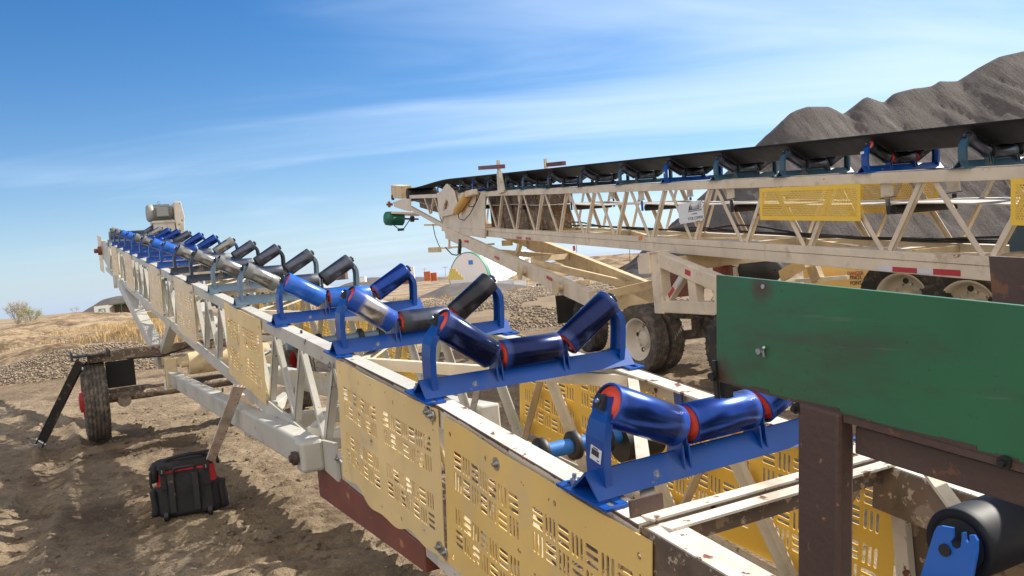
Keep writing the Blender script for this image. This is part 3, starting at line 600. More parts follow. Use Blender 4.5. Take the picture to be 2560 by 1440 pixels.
# ---- undercarriage of A
wc = AU(A, 236, 1000, 12.5)
def wheel_parts(th, off, c, ax, R, wd, tm='tyre', rm='rim', dish=1, grooves=5, wname='wheel'):
    """wheel > tyre, rim ; outer face toward +ax"""
    c = Vector(c); ax = Vector(ax).normalized(); w2 = wd/2
    e = bpy.data.objects.new(wname, None); col.objects.link(e); e.parent = th; e.location = c-Vector(off); e.empty_display_size = .1
    # the wheel's own frame: z axis = axle
    q = ax.to_track_quat('Z', 'Y')
    pr = [(-w2*.72, R*.61), (-w2*.92, R*.69), (-w2, R*.80), (-w2*.93, R*.93), (-w2*.84, R*.985)]
    n = grooves; xs = []
    for k in range(n):
        x0 = -w2*.80+(2*w2*.80)*k/n; x1 = -w2*.80+(2*w2*.80)*(k+1)/n; g = .008
        xs += [(x0+g*.2, R*.972), (x0+g, R), (x1-g, R), (x1-g*.2, R*.972)]
    pr += xs+[(w2*.84, R*.985), (w2*.93, R*.93), (w2, R*.80), (w2*.92, R*.69), (w2*.72, R*.61)]
    t = MB(); t.lathe(pr, (0,0,0), (0,0,1), 144)
    for i_, v_ in enumerate(t.v):
        if math.hypot(v_.x, v_.y) > R*.968 and abs(v_.z) < w2*.82: v_.z += .005*(1 if (i_ % 144)//2 % 2 else -1)
    # cross sipes on the shoulders
    for k in range(44):
        an = 2*PI*k/44
        for s in (-1, 1):
            cc = Vector((math.cos(an)*R*.968, math.sin(an)*R*.968, s*w2*.885)); tq = Matrix.Rotation(an, 3, 'Z'); t.box(cc, (R*.03, .016, w2*.16), 0, tq)
    to = t.build('tyre', MT[tm], e); to.rotation_euler = q.to_euler()
    r = MB(); ro = R*.63
    if dish > 0: r.lathe([(-w2*.7, ro*1.0), (-w2*.6, ro*.93), (w2*.55, ro*.93), (w2*.72, ro*1.0), (w2*.76, ro*.97), (w2*.5, ro*.88), (-w2*.5, ro*.84), (-w2*.72, ro*.76), (-w2*.78, ro*.42), (-w2*.3, ro*.36), (-w2*.1, ro*.30), (-w2*.1, .001)], (0,0,0), (0,0,1), 56)
    else: r.lathe([(-w2*.7, ro), (-w2*.6, ro*.93), (w2*.55, ro*.93), (w2*.72, ro), (w2*.76, ro*.97), (w2*.6, ro*.8), (w2*.85, ro*.66), (w2*.9, ro*.42), (w2*1.25, ro*.38), (w2*1.35, ro*.2), (w2*1.35, .001)], (0,0,0), (0,0,1), 56)
    zb = -w2*.74 if dish > 0 else w2*.8
    for k in range(10):
        an = 2*PI*k/10; x, y = math.cos(an)*ro*.55, math.sin(an)*ro*.55; r.tube((x, y, zb), (x, y, zb+.035), .017, 6, 0); 
    rob = r.build('rim', MT[rm], e); rob.rotation_euler = q.to_euler()
    for k in range(5):
        hb = MB()
        an = 2*PI*(k+.3)/5; x, y = math.cos(an)*ro*.76*.86, math.sin(an)*ro*.76*.86; hb.tube((x, y, zb-.004 if dish > 0 else w2*.7), (x, y, zb+.004 if dish > 0 else w2*.86), ro*.11, 16, 0)
        ho = hb.build('hand_hole', MT['black'], e); ho.rotation_euler = q.to_euler()
    return e
wheel_parts(cA, OA, (.47, 12.6, .525), (-1, .0, 0), .525, .29, 'tyre_mud', 'redhub', dish=-1)
wheel_parts(cA, OA, (3.2, 12.6, .525), (1, .0, 0), .525, .25, 'tyre_mud', 'redhub', dish=-1)
mb = MB(); mb.tube((.55, 12.6, .53), (3.1, 12.6, .53), .06, 16); mb.tube((.80, 12.5, .50), (.80, 12.35, .50), .085, 20); part(mb, 'axle', MT['tail'])
mb = MB(); mb.bar((.60, 12.75, .55), (3.1, 12.75, .55), .18, .17); part(mb, 'axle_beam', MT['tail'], bevel=.01)
f0 = AU(A, 250, 912, 12.45); f1 = AU(A, 600, 858, 12.45)
mb = MB(); mb.bar((.42, 12.45, 1.10), (3.1, 12.45, 1.10), .16, .13); part(mb, 'fender_beam', MT['tail'], bevel=.01)
mb = MB(); mb.box((.44, 12.5, 1.135), (.36, .5, .015)); mb.box((.24, 12.45, 1.15), (.02, .9, .09)); mb.box((.66, 12.2, 1.15), (.02, .5, .09)); part(mb, 'fender', MT['black'])
mb = MB(); mb.box((.82, 12.85, .82), (.36, .015, .36)); part(mb, 'mud_flap', MT['black'])
# box arm to the near chord and raking leg
mb = MB(); mb.bar((1.25, 4.86, .79), (1.37, 12.1, .74), .12, .17); part(mb, 'box_arm', MT['grey_paint'], bevel=.015)
mb = MB(); mb.bar((2.40, 4.86, .79), (2.30, 12.1, .74), .14, .19); part(mb, 'box_arm', MT['grey_paint'], bevel=.015)
mb = MB(); mb.box((1.235, 4.86, .785), (.13, .15, .18)); part(mb, 'hinge_plate', MT['grey_paint'], bevel=.02)
mb = MB(); mb.tube((1.16, 4.86, .78), (1.135, 4.86, .78), .042, 6); mb.tube((1.135, 4.86, .78), (1.12, 4.86, .78), .022, 12); part(mb, 'hinge_bolt', MT['rust'])
mb = MB(); mb.box((1.165, 11.0, .74), (.004, .16, .10)); part(mb, 'sticker', MT['sign'])
for lat in (1.36, 2.30):
    mb = MB(); mb.bar((lat, 12.6, .92), (lat, 18.5, 2.26), .17, .20); part(mb, 'raking_leg', MT['grey_paint'], bevel=.015)
    mb = MB(); mb.bar((lat, 12.7, 1.0), (lat, 11.2, 1.48), .12, .12); part(mb, 'strut', MT['grey_paint'], bevel=.01)
mb = MB(); mb.bar((1.3, 15.4, 1.55), (2.4, 15.4, 1.55), .12, .12); part(mb, 'leg_crosstie', MT['tan_dirty'], bevel=.01)
mb = MB(); mb.bar((1.3, 12.2, .95), (2.4, 12.2, .95), .5, .10); mb.bar((1.36, 12.0, .62), (1.36, 12.0, 1.0), .14, .14); part(mb, 'axle_saddle', MT['tan_dirty'], bevel=.01)
c0 = AU(A, 470, 905, 11.4); mb = MB(); mb.tube((c0[0], 11.4, c0[2]-.02), (c0[0]+1.0, 11.4, c0[2]-.02), .14, 28); mb.tube((c0[0]-.08, 11.4, c0[2]-.02), (c0[0], 11.4, c0[2]-.02), .04, 12); part(mb, 'air_tank', MT['tan_dirty'])
for a0, a1, zz0 in ((9.6, 9.6, .60), (7.3, 7.3, .62), (5.9, 5.9, .66)):
    mb = MB(); mb.bar((1.35, a0, zz0), (2.4, a1, zz0), .16, .12); part(mb, 'frame_crosstie', MT['tan' if a0 > 8 else 'grey_paint'], bevel=.01)
mb = MB(); mb.bar((1.4, 7.3, .64), (2.35, 9.5, .64), .10, .10); part(mb, 'frame_diagonal', MT['grey_paint'], bevel=.01)
mb = MB(); mb.path([(.62, 12.4, 1.12), (.9, 12.38, 1.04), (1.3, 12.3, 1.02), (1.7, 12.2, 1.12), (2.1, 12.0, 1.20)], .012); part(mb, 'hose', MT['black'])
mb = MB(); mb.path([(1.75, 10.6, .65), (1.70, 10.5, .38), (1.60, 10.3, .15), (1.5, 10.1, .03), (1.42, 9.95, .015)], .011); part(mb, 'hose', MT['black'])
# far head bolts, lower pins
mb = MB(); mb.box((1.36, 18.55, 2.26), (.22, .2, .16)); mb.box((1.29, 19.0, 2.22), (.06, .12, .22)); part(mb, 'leg_bracket', MT['grey_paint'])
# ================================================================ steel hopper side in the foreground
HO = (1.8, .6, 0.9)
hop = thing('hopper_frame', 'green painted steel side board on brown rusty posts, filling the lower right foreground', 'hopper', A.W(*HO), -A.az)
gt = lambda a: 1.665+.111*(a-1.444); gb = lambda a: 1.430+.125*(a-1.475)
MT['green'] = green_mat(tuple(Vector(AV(A, 1903, 722, 1.296))-Vector(HO)), tuple(Vector(AV(A, 1800, 935, 1.296))-Vector(HO)))
mb = MB(); mb.hexa([(1.296, -.7, gb(-.7)), (1.306, -.7, gb(-.7)), (1.306, 1.475, gb(1.475)), (1.296, 1.475, gb(1.475)), (1.296, -.7, gt(-.7)), (1.306, -.7, gt(-.7)), (1.306, 1.446, gt(1.446)), (1.296, 1.446, gt(1.446))])
mb.build('side_board', MT['green'], hop, HO, bevel=.0015)
mb = MB(); r9 = random.Random(9); a = -.7
while a < 1.46:
    e = min(1.47, a+r9.uniform(.03, .10)); h_ = r9.uniform(.003, .011); mb.hexa([(1.2945, a, gb(a)-.001), (1.307, a, gb(a)-.001), (1.307, e, gb(e)-.001), (1.2945, e, gb(e)-.001), (1.2945, a, gb(a)+h_), (1.307, a, gb(a)+h_), (1.307, e, gb(e)+h_*.8), (1.2945, e, gb(e)+h_*.8)]); a = e
mb.build('rusty_bottom_edge', MT['rust'], hop, HO)
pa = AV(A, 2000, 1100, 1.285)[1]; pb = AV(A, 2103, 1100, 1.285)[1]
mb = MB(); sh_a = lambda z: (1.40-z)*.115
mb.hexa([(l, a+sh_a(z), z+(0 if z < 1 else (a-pa)*.125)) for z in (.86, 1.405) for l, a in ((1.285, pb), (1.33, pb), (1.33, pa), (1.285, pa))]); mb.build('post', MT['rust'], hop, HO, bevel=.008)
mb = MB(); mb.box((1.40, pa+.03, 1.36), (.10, .012, .12)); mb.build('gusset', MT['rust'], hop, HO)
mb = MB(); mb.bar((1.345, -.7, gb(-.7)-.05), (1.345, pb-.005, gb(pb)-.05), .06, .055); mb.build('lower_rail', MT['rust'], hop, HO, bevel=.004)
mb = MB(); mb.bar((1.315, -.7, gb(-.7)-.006), (1.315, pb-.005, gb(pb)-.006), .05, .012); mb.build('rail_flange', MT['rust'], hop, HO)
c1 = AV(A, 2474, 640, 2.30); c2 = AV(A, 2560, 644, 2.30); sl_ = (c2[2]-c1[2])/(c2[1]-c1[1]); f_ = lambda a: c1[2]+sl_*(a-c1[1])
mb = MB(); mb.hexa([(2.296, -.7, 1.0), (2.306, -.7, 1.0), (2.306, c1[1], 1.15), (2.296, c1[1], 1.15), (2.296, -.7, f_(-.7)), (2.306, -.7, f_(-.7)), (2.306, c1[1], c1[2]), (2.296, c1[1], c1[2])]); mb.build('far_side_plate', MT['rust'], hop, HO)
b0 = AV(A, 1905, 877, 1.296); mb = MB(); mb.tube(b0, (b0[0]-.012, b0[1], b0[2]), .0065, 12); mb.tube((b0[0]-.002, b0[1]-.006, b0[2]), (b0[0]-.010, b0[1]-.016, b0[2]+.009), .003, 6); mb.tube((b0[0]-.002, b0[1]-.006, b0[2]), (b0[0]-.010, b0[1]-.014, b0[2]-.011), .003, 6); mb.build('wing_bolt', MT['steel'], hop, HO)
b0 = AV(A, 1909, 716, 1.296); mb = MB(); mb.tube((b0[0]-.001, b0[1], b0[2]), (b0[0]-.003, b0[1], b0[2]), .005, 12); mb.build('bolt', MT['steel'], hop, HO)
b0 = AV(A, 1793, 940, 1.30); mb = MB(); mb.hexa([(1.288, 1.478, 1.39), (1.294, 1.478, 1.39), (1.294, 1.466, 1.39), (1.288, 1.466, 1.39), (1.288, 1.478, 1.475), (1.294, 1.478, 1.475), (1.294, 1.466, 1.475), (1.288, 1.466, 1.475)]); mb.box((1.31, 1.462, 1.425), (.02, .02, .07)); mb.tube((1.288, 1.474, 1.44), (1.278, 1.474, 1.44), .010, 10); mb.build('end_clip', MT['blackm'], hop, HO)
for px_, py_ in ((1995, 1020), (2515, 1155)):
    b0 = AV(A, px_, py_, 1.292); mb = MB(); mb.tube(b0, (b0[0]-.008, b0[1], b0[2]), .011, 14); mb.tube((b0[0]-.008, b0[1], b0[2]), (b0[0]-.016, b0[1], b0[2]), .006, 6); mb.build('bolt', MT['blackm'], hop, HO)
# ================================================================ tool bag
gb_ = AZ(475, 1292, 0)
bag = thing('tool_bag', 'black and red wheeled tool bag standing on the dirt with straps and pockets', 'bag', gb_, rad(14))
def rbox(mb, c, d, top=1.0, m=0, n=12, pw=3.2, lean=0.0):
    """soft-sided box: superellipse section, scaled towards the top"""
    vs = []; fs = []; K = 28
    for j in range(n+1):
        t = j/n; z = c[2]+d[2]*(t-.5); s = 1+(top-1)*t; bul = 1+.03*math.sin(PI*t)
        ed = 1-.10*(max(0, abs(t-.5)*2-.8)/.2)**2
        for i in range(K):
            an = 2*PI*i/K; cc, ss = math.cos(an), math.sin(an); rr = (abs(cc)**pw+abs(ss)**pw)**(-1/pw)
            vs.append((c[0]+d[0]/2*rr*cc*s*bul*ed, c[1]+d[1]/2*rr*ss*s*bul*ed+lean*t, z))
    for j in range(n):
        for i in range(K): fs.append((j*K+i, j*K+(i+1)%K, (j+1)*K+(i+1)%K, (j+1)*K+i))
    vs = [(x+.022*nz3(x*7, y*7, z*6+d[0]*50), y+.026*nz3(x*7+5, y*7, z*6), z+(.010*nz3(x*8, y*8, 3) if j_ > 5*K else 0)) for j_, (x, y, z) in enumerate(vs)]
    fs += [tuple(reversed(range(K))), tuple(range(n*K, n*K+K))]
    return mb.add(vs, fs, m, True)
mb = MB(); rbox(mb, (0, .12, .14), (.50, .27, .26), 1.0); mb.build('base', MT['fabric'], bag)
mb = MB(); rbox(mb, (-.01, .12, .325), (.475, .25, .16), .90); mb.build('red_body', MT['redfab'], bag)
mb = MB(); rbox(mb, (-.03, .13, .425), (.50, .27, .07), .80, pw=2.6); rbox(mb, (-.245, .10, .37), (.07, .20, .14), .8, pw=2.6); mb.build('top_flap', MT['fabric'], bag)
for s in (-1, 1):
    mb = MB(); rbox(mb, (s*.255, .12, .13), (.07, .20, .20), .95); mb.build('side_pocket', MT['fabric'], bag)
mb = MB(); rbox(mb, (0.01, -.015, .205), (.37, .05, .34), .90); mb.build('back_panel', MT['fabric'], bag)
for x in (-.105, .075):
    mb = MB(); mb.bar((x, -.05, .06), (x, -.045, .36), .05, .022, up=(0, 1, 0)); o = mb.build('handle_tube', MT['blackm'], bag, bevel=.006)
mb = MB(); mb.path([(-.08, -.05, .36), (-.08, -.052, .405), (-.06, -.052, .415), (.06, -.052, .415), (.08, -.05, .405), (.08, -.05, .36)], .013, 10); mb.build('pull_handle', MT['black'], bag)
for x in (-.165, .165):
    mb = MB(); mb.bar((x, -.04, .03), (x, -.028, .44), .04, .012, up=(0, 1, 0)); mb.box((x, -.05, .395), (.05, .018, .035)); mb.box((x, -.052, .27), (.052, .014, .03)); mb.build('strap', MT['fabric'], bag)
    mb = MB(); mb.box((x, -.06, .405), (.008, .004, .008)); mb.box((x, -.06, .39), (.008, .004, .008)); mb.build('rivet', MT['steel'], bag)
    mb = MB(); mb.tube((x-.015, -.03, .04), (x+.015, -.03, .04), .04, 20); mb.build('wheel', MT['black'], bag)
mb = MB(); mb.path([(-.17, .06, .45), (-.12, .03, .478), (-.04, .02, .492), (.05, .02, .498), (.12, .05, .49), (.17, .08, .46)], .014, 8); mb.build('carry_handle', MT['fabric'], bag)
mb = MB(); mb.path([(-.2, .2, .45), (-.24, .1, .43), (-.265, .02, .38), (-.262, -.02, .31), (-.255, -.02, .27)], .010, 8); mb.build('loose_strap', MT['fabric'], bag); mb = MB(); mb.path([(.1, .2, .47), (.18, .16, .48), (.235, .10, .45), (.25, .02, .40)], .012, 8); mb.build('loose_strap', MT['fabric'], bag)
# board leaning on the arm behind the bag
t1 = Vector(AY(597, 965, 6.36)); b1 = Vector(AY(521, 1165, 7.0)); d_ = (t1-b1).normalized()
mb = MB(); sd_ = Vector((1, .25, 0)).normalized(); q_ = d_.cross(sd_).normalized(); s2 = q_.cross(d_).normalized()
h = [b1+s2*.036*i+q_*.012*j for i, j in ((-1,-1),(1,-1),(1,1),(-1,1))]+[t1+s2*.042*i+q_*.012*j for i, j in ((-1,-1),(1,-1),(1,1),(-1,1))]; mb.hexa(h)
o = mb.build('board', MT['wood'], None, b1, bevel=.003); o.location = b1; tag(o, 'weathered whitish board sticking up out of the tool bag against the grey arm', 'board')
# folded black prop leaning on the fender
pt = AU(A, 200, 908, 12.35); pb_ = Vector(AZ(100, 1112, .03)); T_ = A.W(.34, 12.1, 1.10)
o = thing('prop_leg', 'black steel prop leg leaning from the ground up against the wheel fender', 'prop', (pb_.x, pb_.y, 0))
d_ = (T_-pb_).normalized(); e_ = d_.cross(Vector((.1, -1, 0))).normalized(); n_ = d_.cross(e_).normalized(); mb = MB()
for s in (-1, 1): mb.bar(pb_+e_*.045*s, T_+e_*.045*s, .075, .012, up=e_)
mb.bar(pb_+d_*.1-n_*.03, T_-n_*.03, .012, .09, up=e_); mb.build('channel', MT['blackm'], o, (pb_.x, pb_.y, 0), bevel=.003)
mb = MB(); mb.tube(pb_-e_*.07+d_*.05, pb_+e_*.07+d_*.05, .028, 16); mb.tube(T_-e_*.07-d_*.1, T_+e_*.07-d_*.1, .018, 12); mb.build('pivot_pin', MT['steel'], o, (pb_.x, pb_.y, 0))
mb = MB(); q = pb_; mb.path([q, q+Vector((-.10, 0, .01)), q+Vector((-.14, 0, .05)), q+Vector((-.10, .0, .09)), q+Vector((-.02, 0, .07))], .005, 6); mb.build('wire_loop', MT['steel'], o, (pb_.x, pb_.y, 0))
# ================================================================ conveyor B (right, with its belt on)
B = Frame(-19.6, (7.0, 14.0, 0.0)); OB = B.o
cB = thing('belt_conveyor', 'long tan truss conveyor on dual wheels, black belt fitted, green motor at far end', 'conveyor', B.base, -B.az)
zB = lambda a: 2.23+.1028*(a-5.9)
zL = lambda a: 1.45+.0965*(a-5.9)
incB = math.atan(.1028)
def pB(mb, name, m, th=None, **k): return mb.build(name, MT[m] if isinstance(m, str) else m, th if th is not None else cB, OB, **k)
for side, lat in ((1, 6.49), (-1, 7.51)):
    mb = MB(); mb.bar((lat+side*.04, 1.0, zB(1)-.055), (lat+side*.04, 11.0, zB(11)-.055), .08, .11); pB(mb, 'top_chord', 'tan', bevel=.005)
    mb = MB(); mb.bar((lat+side*.04, 11.003, zB(11)-.055), (lat+side*.04, 27.2, zB(27.2)-.055), .08, .11); pB(mb, 'top_chord', 'tan', bevel=.005)
    mb = MB(); mb.bar((lat+side*.05, 1.0, zL(1)-.11), (lat+side*.05, 8.9, zL(8.9)-.11), .10, .215); pB(mb, 'bottom_chord', 'tan', bevel=.005)
    mb = MB(); mb.bar((lat+side*.05, 8.905, zL(8.9)-.11), (lat+side*.05, 23.4, zL(23.4)-.11), .10, .215); pB(mb, 'bottom_chord', 'tan', bevel=.005)
    mb = MB(); mb.bar((lat+side*.05, 23.2, zL(23.2)-.08), (lat+side*.05, 27.3, zB(27.3)-.42), .09, .12); pB(mb, 'tapered_chord', 'tan', bevel=.005)
    # weld seam on the web
    if side == 1:
        mb = MB(); mb.bar((lat-.001, 1.5, zL(1.5)-.085), (lat-.001, 23, zL(23)-.085), .004, .005); pB(mb, 'weld_seam', 'dkbrown')
    a = 5.75-4*1.2; k = 0
    while a < 26.0:
        lo = (lat+side*.035, a, zL(a)-.005) if a < 23.3 else (lat+side*.035, a, zL(23.2)-.02+(a-23.2)*.30)
        for da in (-.05, .05):
            tb = a+(.60 if da > 0 else -.60)*.86
            mb = MB(); p = Vector((lo[0], a+da, lo[2])); q = Vector((lat+side*.035, tb, zB(tb)-.105)); d = (q-p).normalized(); nn = Vector((0, d.z, -d.y)); t = MB()
            mb.hexa([p-nn*.03, p-nn*.03+Vector((side*.007,0,0)), q-nn*.03+Vector((side*.007,0,0)), q-nn*.03, p+nn*.03, p+nn*.03+Vector((side*.007,0,0)), q+nn*.03+Vector((side*.007,0,0)), q+nn*.03])
            s_ = 1 if da > 0 else -1
            mb.hexa([p+nn*.03*-s_*-1, p+nn*.023*s_, q+nn*.023*s_, q+nn*.03*s_]+[x+Vector((side*.05, 0, 0)) for x in (p+nn*.03*s_, p+nn*.023*s_, q+nn*.023*s_, q+nn*.03*s_)])
            pB(mb, 'diagonal_brace', 'tan')
        a += 1.2
for k in range(9):
    a = 4.5+2.4*k
    mb = MB(); l0, l1 = (6.6, 7.4) if k % 2 else (7.4, 6.6); mb.bar((l0, a, zL(a)-.04), (l1, a+2.3, zL(a+2.3)-.04), .07, .05); pB(mb, 'bottom_lacing', 'tan_dirty')
    mb = MB(); mb.bar((6.55, a, zL(a)-.06), (7.45, a, zL(a)-.06), .08, .08); pB(mb, 'bottom_crosstie', 'tan_dirty')
    mb = MB(); mb.poly([(6.6, a+.1, zL(a)-.015), (6.6, a+.75, zL(a+.75)-.015), (7.1, a+.1, zL(a)-.015)], (0, 0, .012)); pB(mb, 'gusset', 'cream')
mb = MB(); mb.hexa([(6.6, 1, zL(1)-.20), (7.4, 1, zL(1)-.20), (7.4, 20, zL(20)-.20), (6.6, 20, zL(20)-.20), (6.6, 1, zL(1)-.185), (7.4, 1, zL(1)-.185), (7.4, 20, zL(20)-.185), (6.6, 20, zL(20)-.185)]); pB(mb, 'bottom_pan', 'tan_dirty')
# belt
def belt_sec(a, flat):
    z0 = zB(a); P = [(.052, .372), (.095, .343), (.325, .203), (.36, .193), (.64, .193), (.675, .203), (.905, .343), (.948, .372)]
    return [(6.49+.01+s, a+.0, z0+.014+(h*(1-flat)+.20*flat)) for s, h in P]
secs = []
a = .6
while a < 27.6:
    fl = 0 if a < 22.5 else min(1, (a-22.5)/4.8)
    secs.append(belt_sec(a, fl*fl*(3-2*fl))); a += .35
th_ = .012; mb = MB(); n = 8; vs = []
for s in secs: vs += [Vector(p) for p in s]
for s in secs: vs += [Vector(p)+Vector((0, 0, th_)) for p in s]
K_ = len(secs); fs = []
for j in range(K_-1):
    for i in range(n-1):
        fs.append((j*n+i, j*n+i+1, (j+1)*n+i+1, (j+1)*n+i)); o_ = K_*n; fs.append((o_+j*n+i, o_+(j+1)*n+i, o_+(j+1)*n+i+1, o_+j*n+i+1))
    for i in (0, n-1): fs.append((j*n+i, (j+1)*n+i, K_*n+(j+1)*n+i, K_*n+j*n+i))
mb.add(vs, fs, 0, True)
hz_ = zB(27.7)+.014+.2-.21
for i in range(13):
    pass
nr = 14; ring = []
for i in range(nr+1):
    an = PI/2-PI*i/nr; ring.append((27.6+.22*math.cos(an), hz_+.21*math.sin(an)))
vs = []; 
for (y, z) in ring: vs += [(6.55, y, z), (7.45, y, z)]
for (y, z) in ring: vs += [(6.55, (y-27.6)*1.06+27.6, (z-hz_)*1.06+hz_), (7.45, (y-27.6)*1.06+27.6, (z-hz_)*1.06+hz_)]
fs = []
for i in range(nr):
    fs += [(2*i, 2*i+1, 2*i+3, 2*i+2)]; o_ = 2*(nr+1); fs += [(o_+2*i, o_+2*i+2, o_+2*i+3, o_+2*i+1), (2*i, 2*i+2, o_+2*i+2, o_+2*i), (2*i+1, 2*i+3, o_+2*i+3, o_+2*i+1)]
mb.add(vs, fs, 0, True); pB(mb, 'belt', 'belt')
rb = lambda a: zB(a)-.33+ .012*math.sin(a*2.2)
mb = MB(); a = .6; pv = None
while a < 27.4:
    zt = rb(a) if a < 25 else rb(25)+(hz_-.21-rb(25))*(a-25)/2.4
    s = [(6.58, a, zt), (7.42, a, zt), (7.42, a, zt+.012), (6.58, a, zt+.012)]
    if pv: mb.hexa([pv[0], pv[1], s[1], s[0], pv[3], pv[2], s[2], s[3]])
    pv = s; a += .4
pB(mb, 'return_belt', 'beltlow')
mb = MB(); mb.tube((6.52, 27.6, hz_), (7.48, 27.6, hz_), .20, 36); pB(mb, 'head_pulley', 'black')
# idlers of B
stB = [(3.4, 'teal'), (4.65, 'teal'), (5.93, 'teal'), (7.13, 'blue'), (8.46, 'teal'), (9.84, 'teal'), (11.14, 'blue'), (12.59, 'teal'), (14.1, 'dark_blue'), (15.6, 'dark_blue'), (17.0, 'teal'), (18.1, 'teal'), (19.3, 'dark_blue'), (20.5, 'navy'), (21.6, 'dark_blue'), (22.7, 'ochre'), (23.8, 'navy')]
for i, (a, f) in enumerate(stB):
    dk = 'r_dark' if f != 'blue' else 'r_black'
    add_idler(cB, B, 6.49, a, zB(a)+.001, incB, f, (dk, dk, dk), 'red' if f == 'blue' and a < 8 else 'black', scale=1.0 if a < 22 else .8, label='bright blue troughing idler with a white sticker' if f == 'blue' and a < 8 else None)
    if f == 'blue' and a < 15:
        mb = MB(); mb.box((6.49+.010, a, zB(a)+.215 if a < 8 else zB(a)+.15), (.004, .05, .026)); pB(mb, 'sticker', 'sign')
# return rolls and hangers
for a in (6.9, 9.6, 12.0, 14.7, 17.4, 20.2):
    mb = MB(); mb.tube((6.62, a, rb(a)-.055), (7.38, a, rb(a)-.055), .05, 24); o = pB(mb, 'return_roller', 'black')
    for lat in (6.56, 7.44):
        mb = MB(); mb.box((lat, a, zB(a)-.17), (.012, .16, .14)); pB(mb, 'roller_hanger', 'tan'); mb = MB(); mb.box((lat, a, rb(a)-.02), (.014, .05, .16)); mb.box((lat, a, rb(a)+.07), (.02, .2, .008)); pB(mb, 'roller_bracket', 'blue' if a in (12.0,) else 'blackm')
# perforated guards
def perf(th, F, lat, a0, a1, z0, z1, sl, m, name='perforated_guard', pitch=.024):
    mb = MB(); W = a1-a0; H = z1-z0; bd = .045; t = .0
    nx = int((W-2*bd)/pitch); nzr = int((H-2*bd)/(pitch*.86)); px_ = (W-2*bd)/nx; pz = (H-2*bd)/nzr
    def q(x0, x1, za, zb): mb.add([(0, x0, za), (0, x1, za), (0, x1, zb), (0, x0, zb)], [(0, 1, 2, 3)])
    for x0, x1, za, zb in ((0, W, 0, bd), (0, W, H-bd, H), (0, bd, bd, H-bd), (W-bd, W, bd, H-bd)):
        mb.box((0, (x0+x1)/2, (za+zb)/2), (.004, x1-x0, zb-za))
    for j in range(nzr):
        zb = bd+j*pz; h = pz*.22; q(bd, W-bd, zb, zb+h); q(bd, W-bd, zb+pz-h, zb+pz); of = .5*(j % 2)
        x = bd
        for i in range(nx+1):
            xe = bd+(i+of)*px_+px_*.23
            if i == 0 and of: q(bd, xe, zb+h, zb+pz-h); continue
            xs_ = xe-px_*.46; q(max(bd, xs_), min(W-bd, xe), zb+h, zb+pz-h)
    o = mb.build(name, MT[m], th); o.location = Vector((lat, a0, z0))-Vector(F.o); o.rotation_euler = (sl, 0, 0)
    return o
g0 = AV(B, 1900, 550, 6.475); g1 = AV(B, 2152, 553, 6.475); g2 = AV(B, 1900, 470, 6.475)
sB_ = math.atan((g0[2]-g1[2])/(g0[1]-g1[1]))
perf(cB, B, 6.475, g1[1], g0[1], g1[2], g1[2]+(g2[2]-g0[2]), sB_, 'mesh_yellow')
g0 = AV(B, 2525, 564, 6.475); g2 = AV(B, 2525, 448, 6.475)
perf(cB, B, 6.475, g0[1]-1.25, g0[1], g0[2]-1.25*.1, g2[2]-1.25*.1, incB, 'mesh_yellow')
g0 = AV(B, 2150, 532, 7.53); g1 = AV(B, 2345, 533, 7.53); g2 = AV(B, 2150, 455, 7.53)
perf(cB, B, 7.53, g1[1], g0[1], g1[2], g1[2]+(g2[2]-g0[2]), math.atan((g0[2]-g1[2])/(g0[1]-g1[1])), 'mesh_yellow')
# sign board
s0 = AV(B, 1694, 508, 6.47); s1 = AV(B, 1761, 556, 6.47)
sw = s0[1]-s1[1]; sh = s0[2]-AV(B, 1694, 558, 6.47)[2]; scx = (s0[1]+s1[1])/2; scz = s0[2]-sh/2-.02
mb = MB(); mb.box((6.47, scx, scz), (.006, sw, sh)); sg = pB(mb, 'name_board', 'sign', bevel=.002)
mb = MB()
for dy in (-1, 1):
    for dz in (-1, 1): mb.box((6.466, scx+dy*(sw/2-.012), scz+dz*(sh/2-.012)), (.004, .018, .018))
pB(mb, 'corner_clip', 'blackm', sg)
def sgtext(t, size, y, z, m='ink'):
    return text('lettering', t, size, MT[m], sg, Vector((6.4655, scx+y, scz+z))-Vector(OB), (PI/2, 0, -PI/2))
u_ = sw/.62
sgtext('SOLES IOWA', .022*u_, -.10*u_, -.028*u_); sgtext("'E''OR COMPAI", .058*u_, -.11*u_, -.088*u_); sgtext('COMPANY', .022*u_, -.17*u_, -.135*u_)
mb = MB(); x = 6.4655; yy = lambda v: scx-v*u_
mb.box((x, yy(.11), scz+.0*u_+.012), (.001, .33*u_, .010)); mb.box((x, yy(.262), scz+.06*u_), (.001, .008, .12*u_)); mb.box((x, yy(.09), scz+.03*u_), (.001, .27*u_, .009))
for v, hh in ((-.02, .05), (.0, .07), (.045, .05), (.075, .04), (.105, .045), (.135, .04), (.165, .045), (.19, .055), (.225, .075), (.212, .05)): mb.box((x, yy(v), scz+.03*u_+hh*u_/2), (.001, .010, hh*u_))
mb.poly([(x, yy(-.045), scz+.03*u_), (x, yy(.005), scz+.03*u_), (x, yy(.005), scz+.10*u_)], (.0008, 0, 0)); mb.poly([(x, yy(.01), scz+.03*u_), (x, yy(.035), scz+.03*u_), (x, yy(.022), scz+.13*u_)], (.0008, 0, 0))
pB(mb, 'skyline_emblem', 'ink', sg)
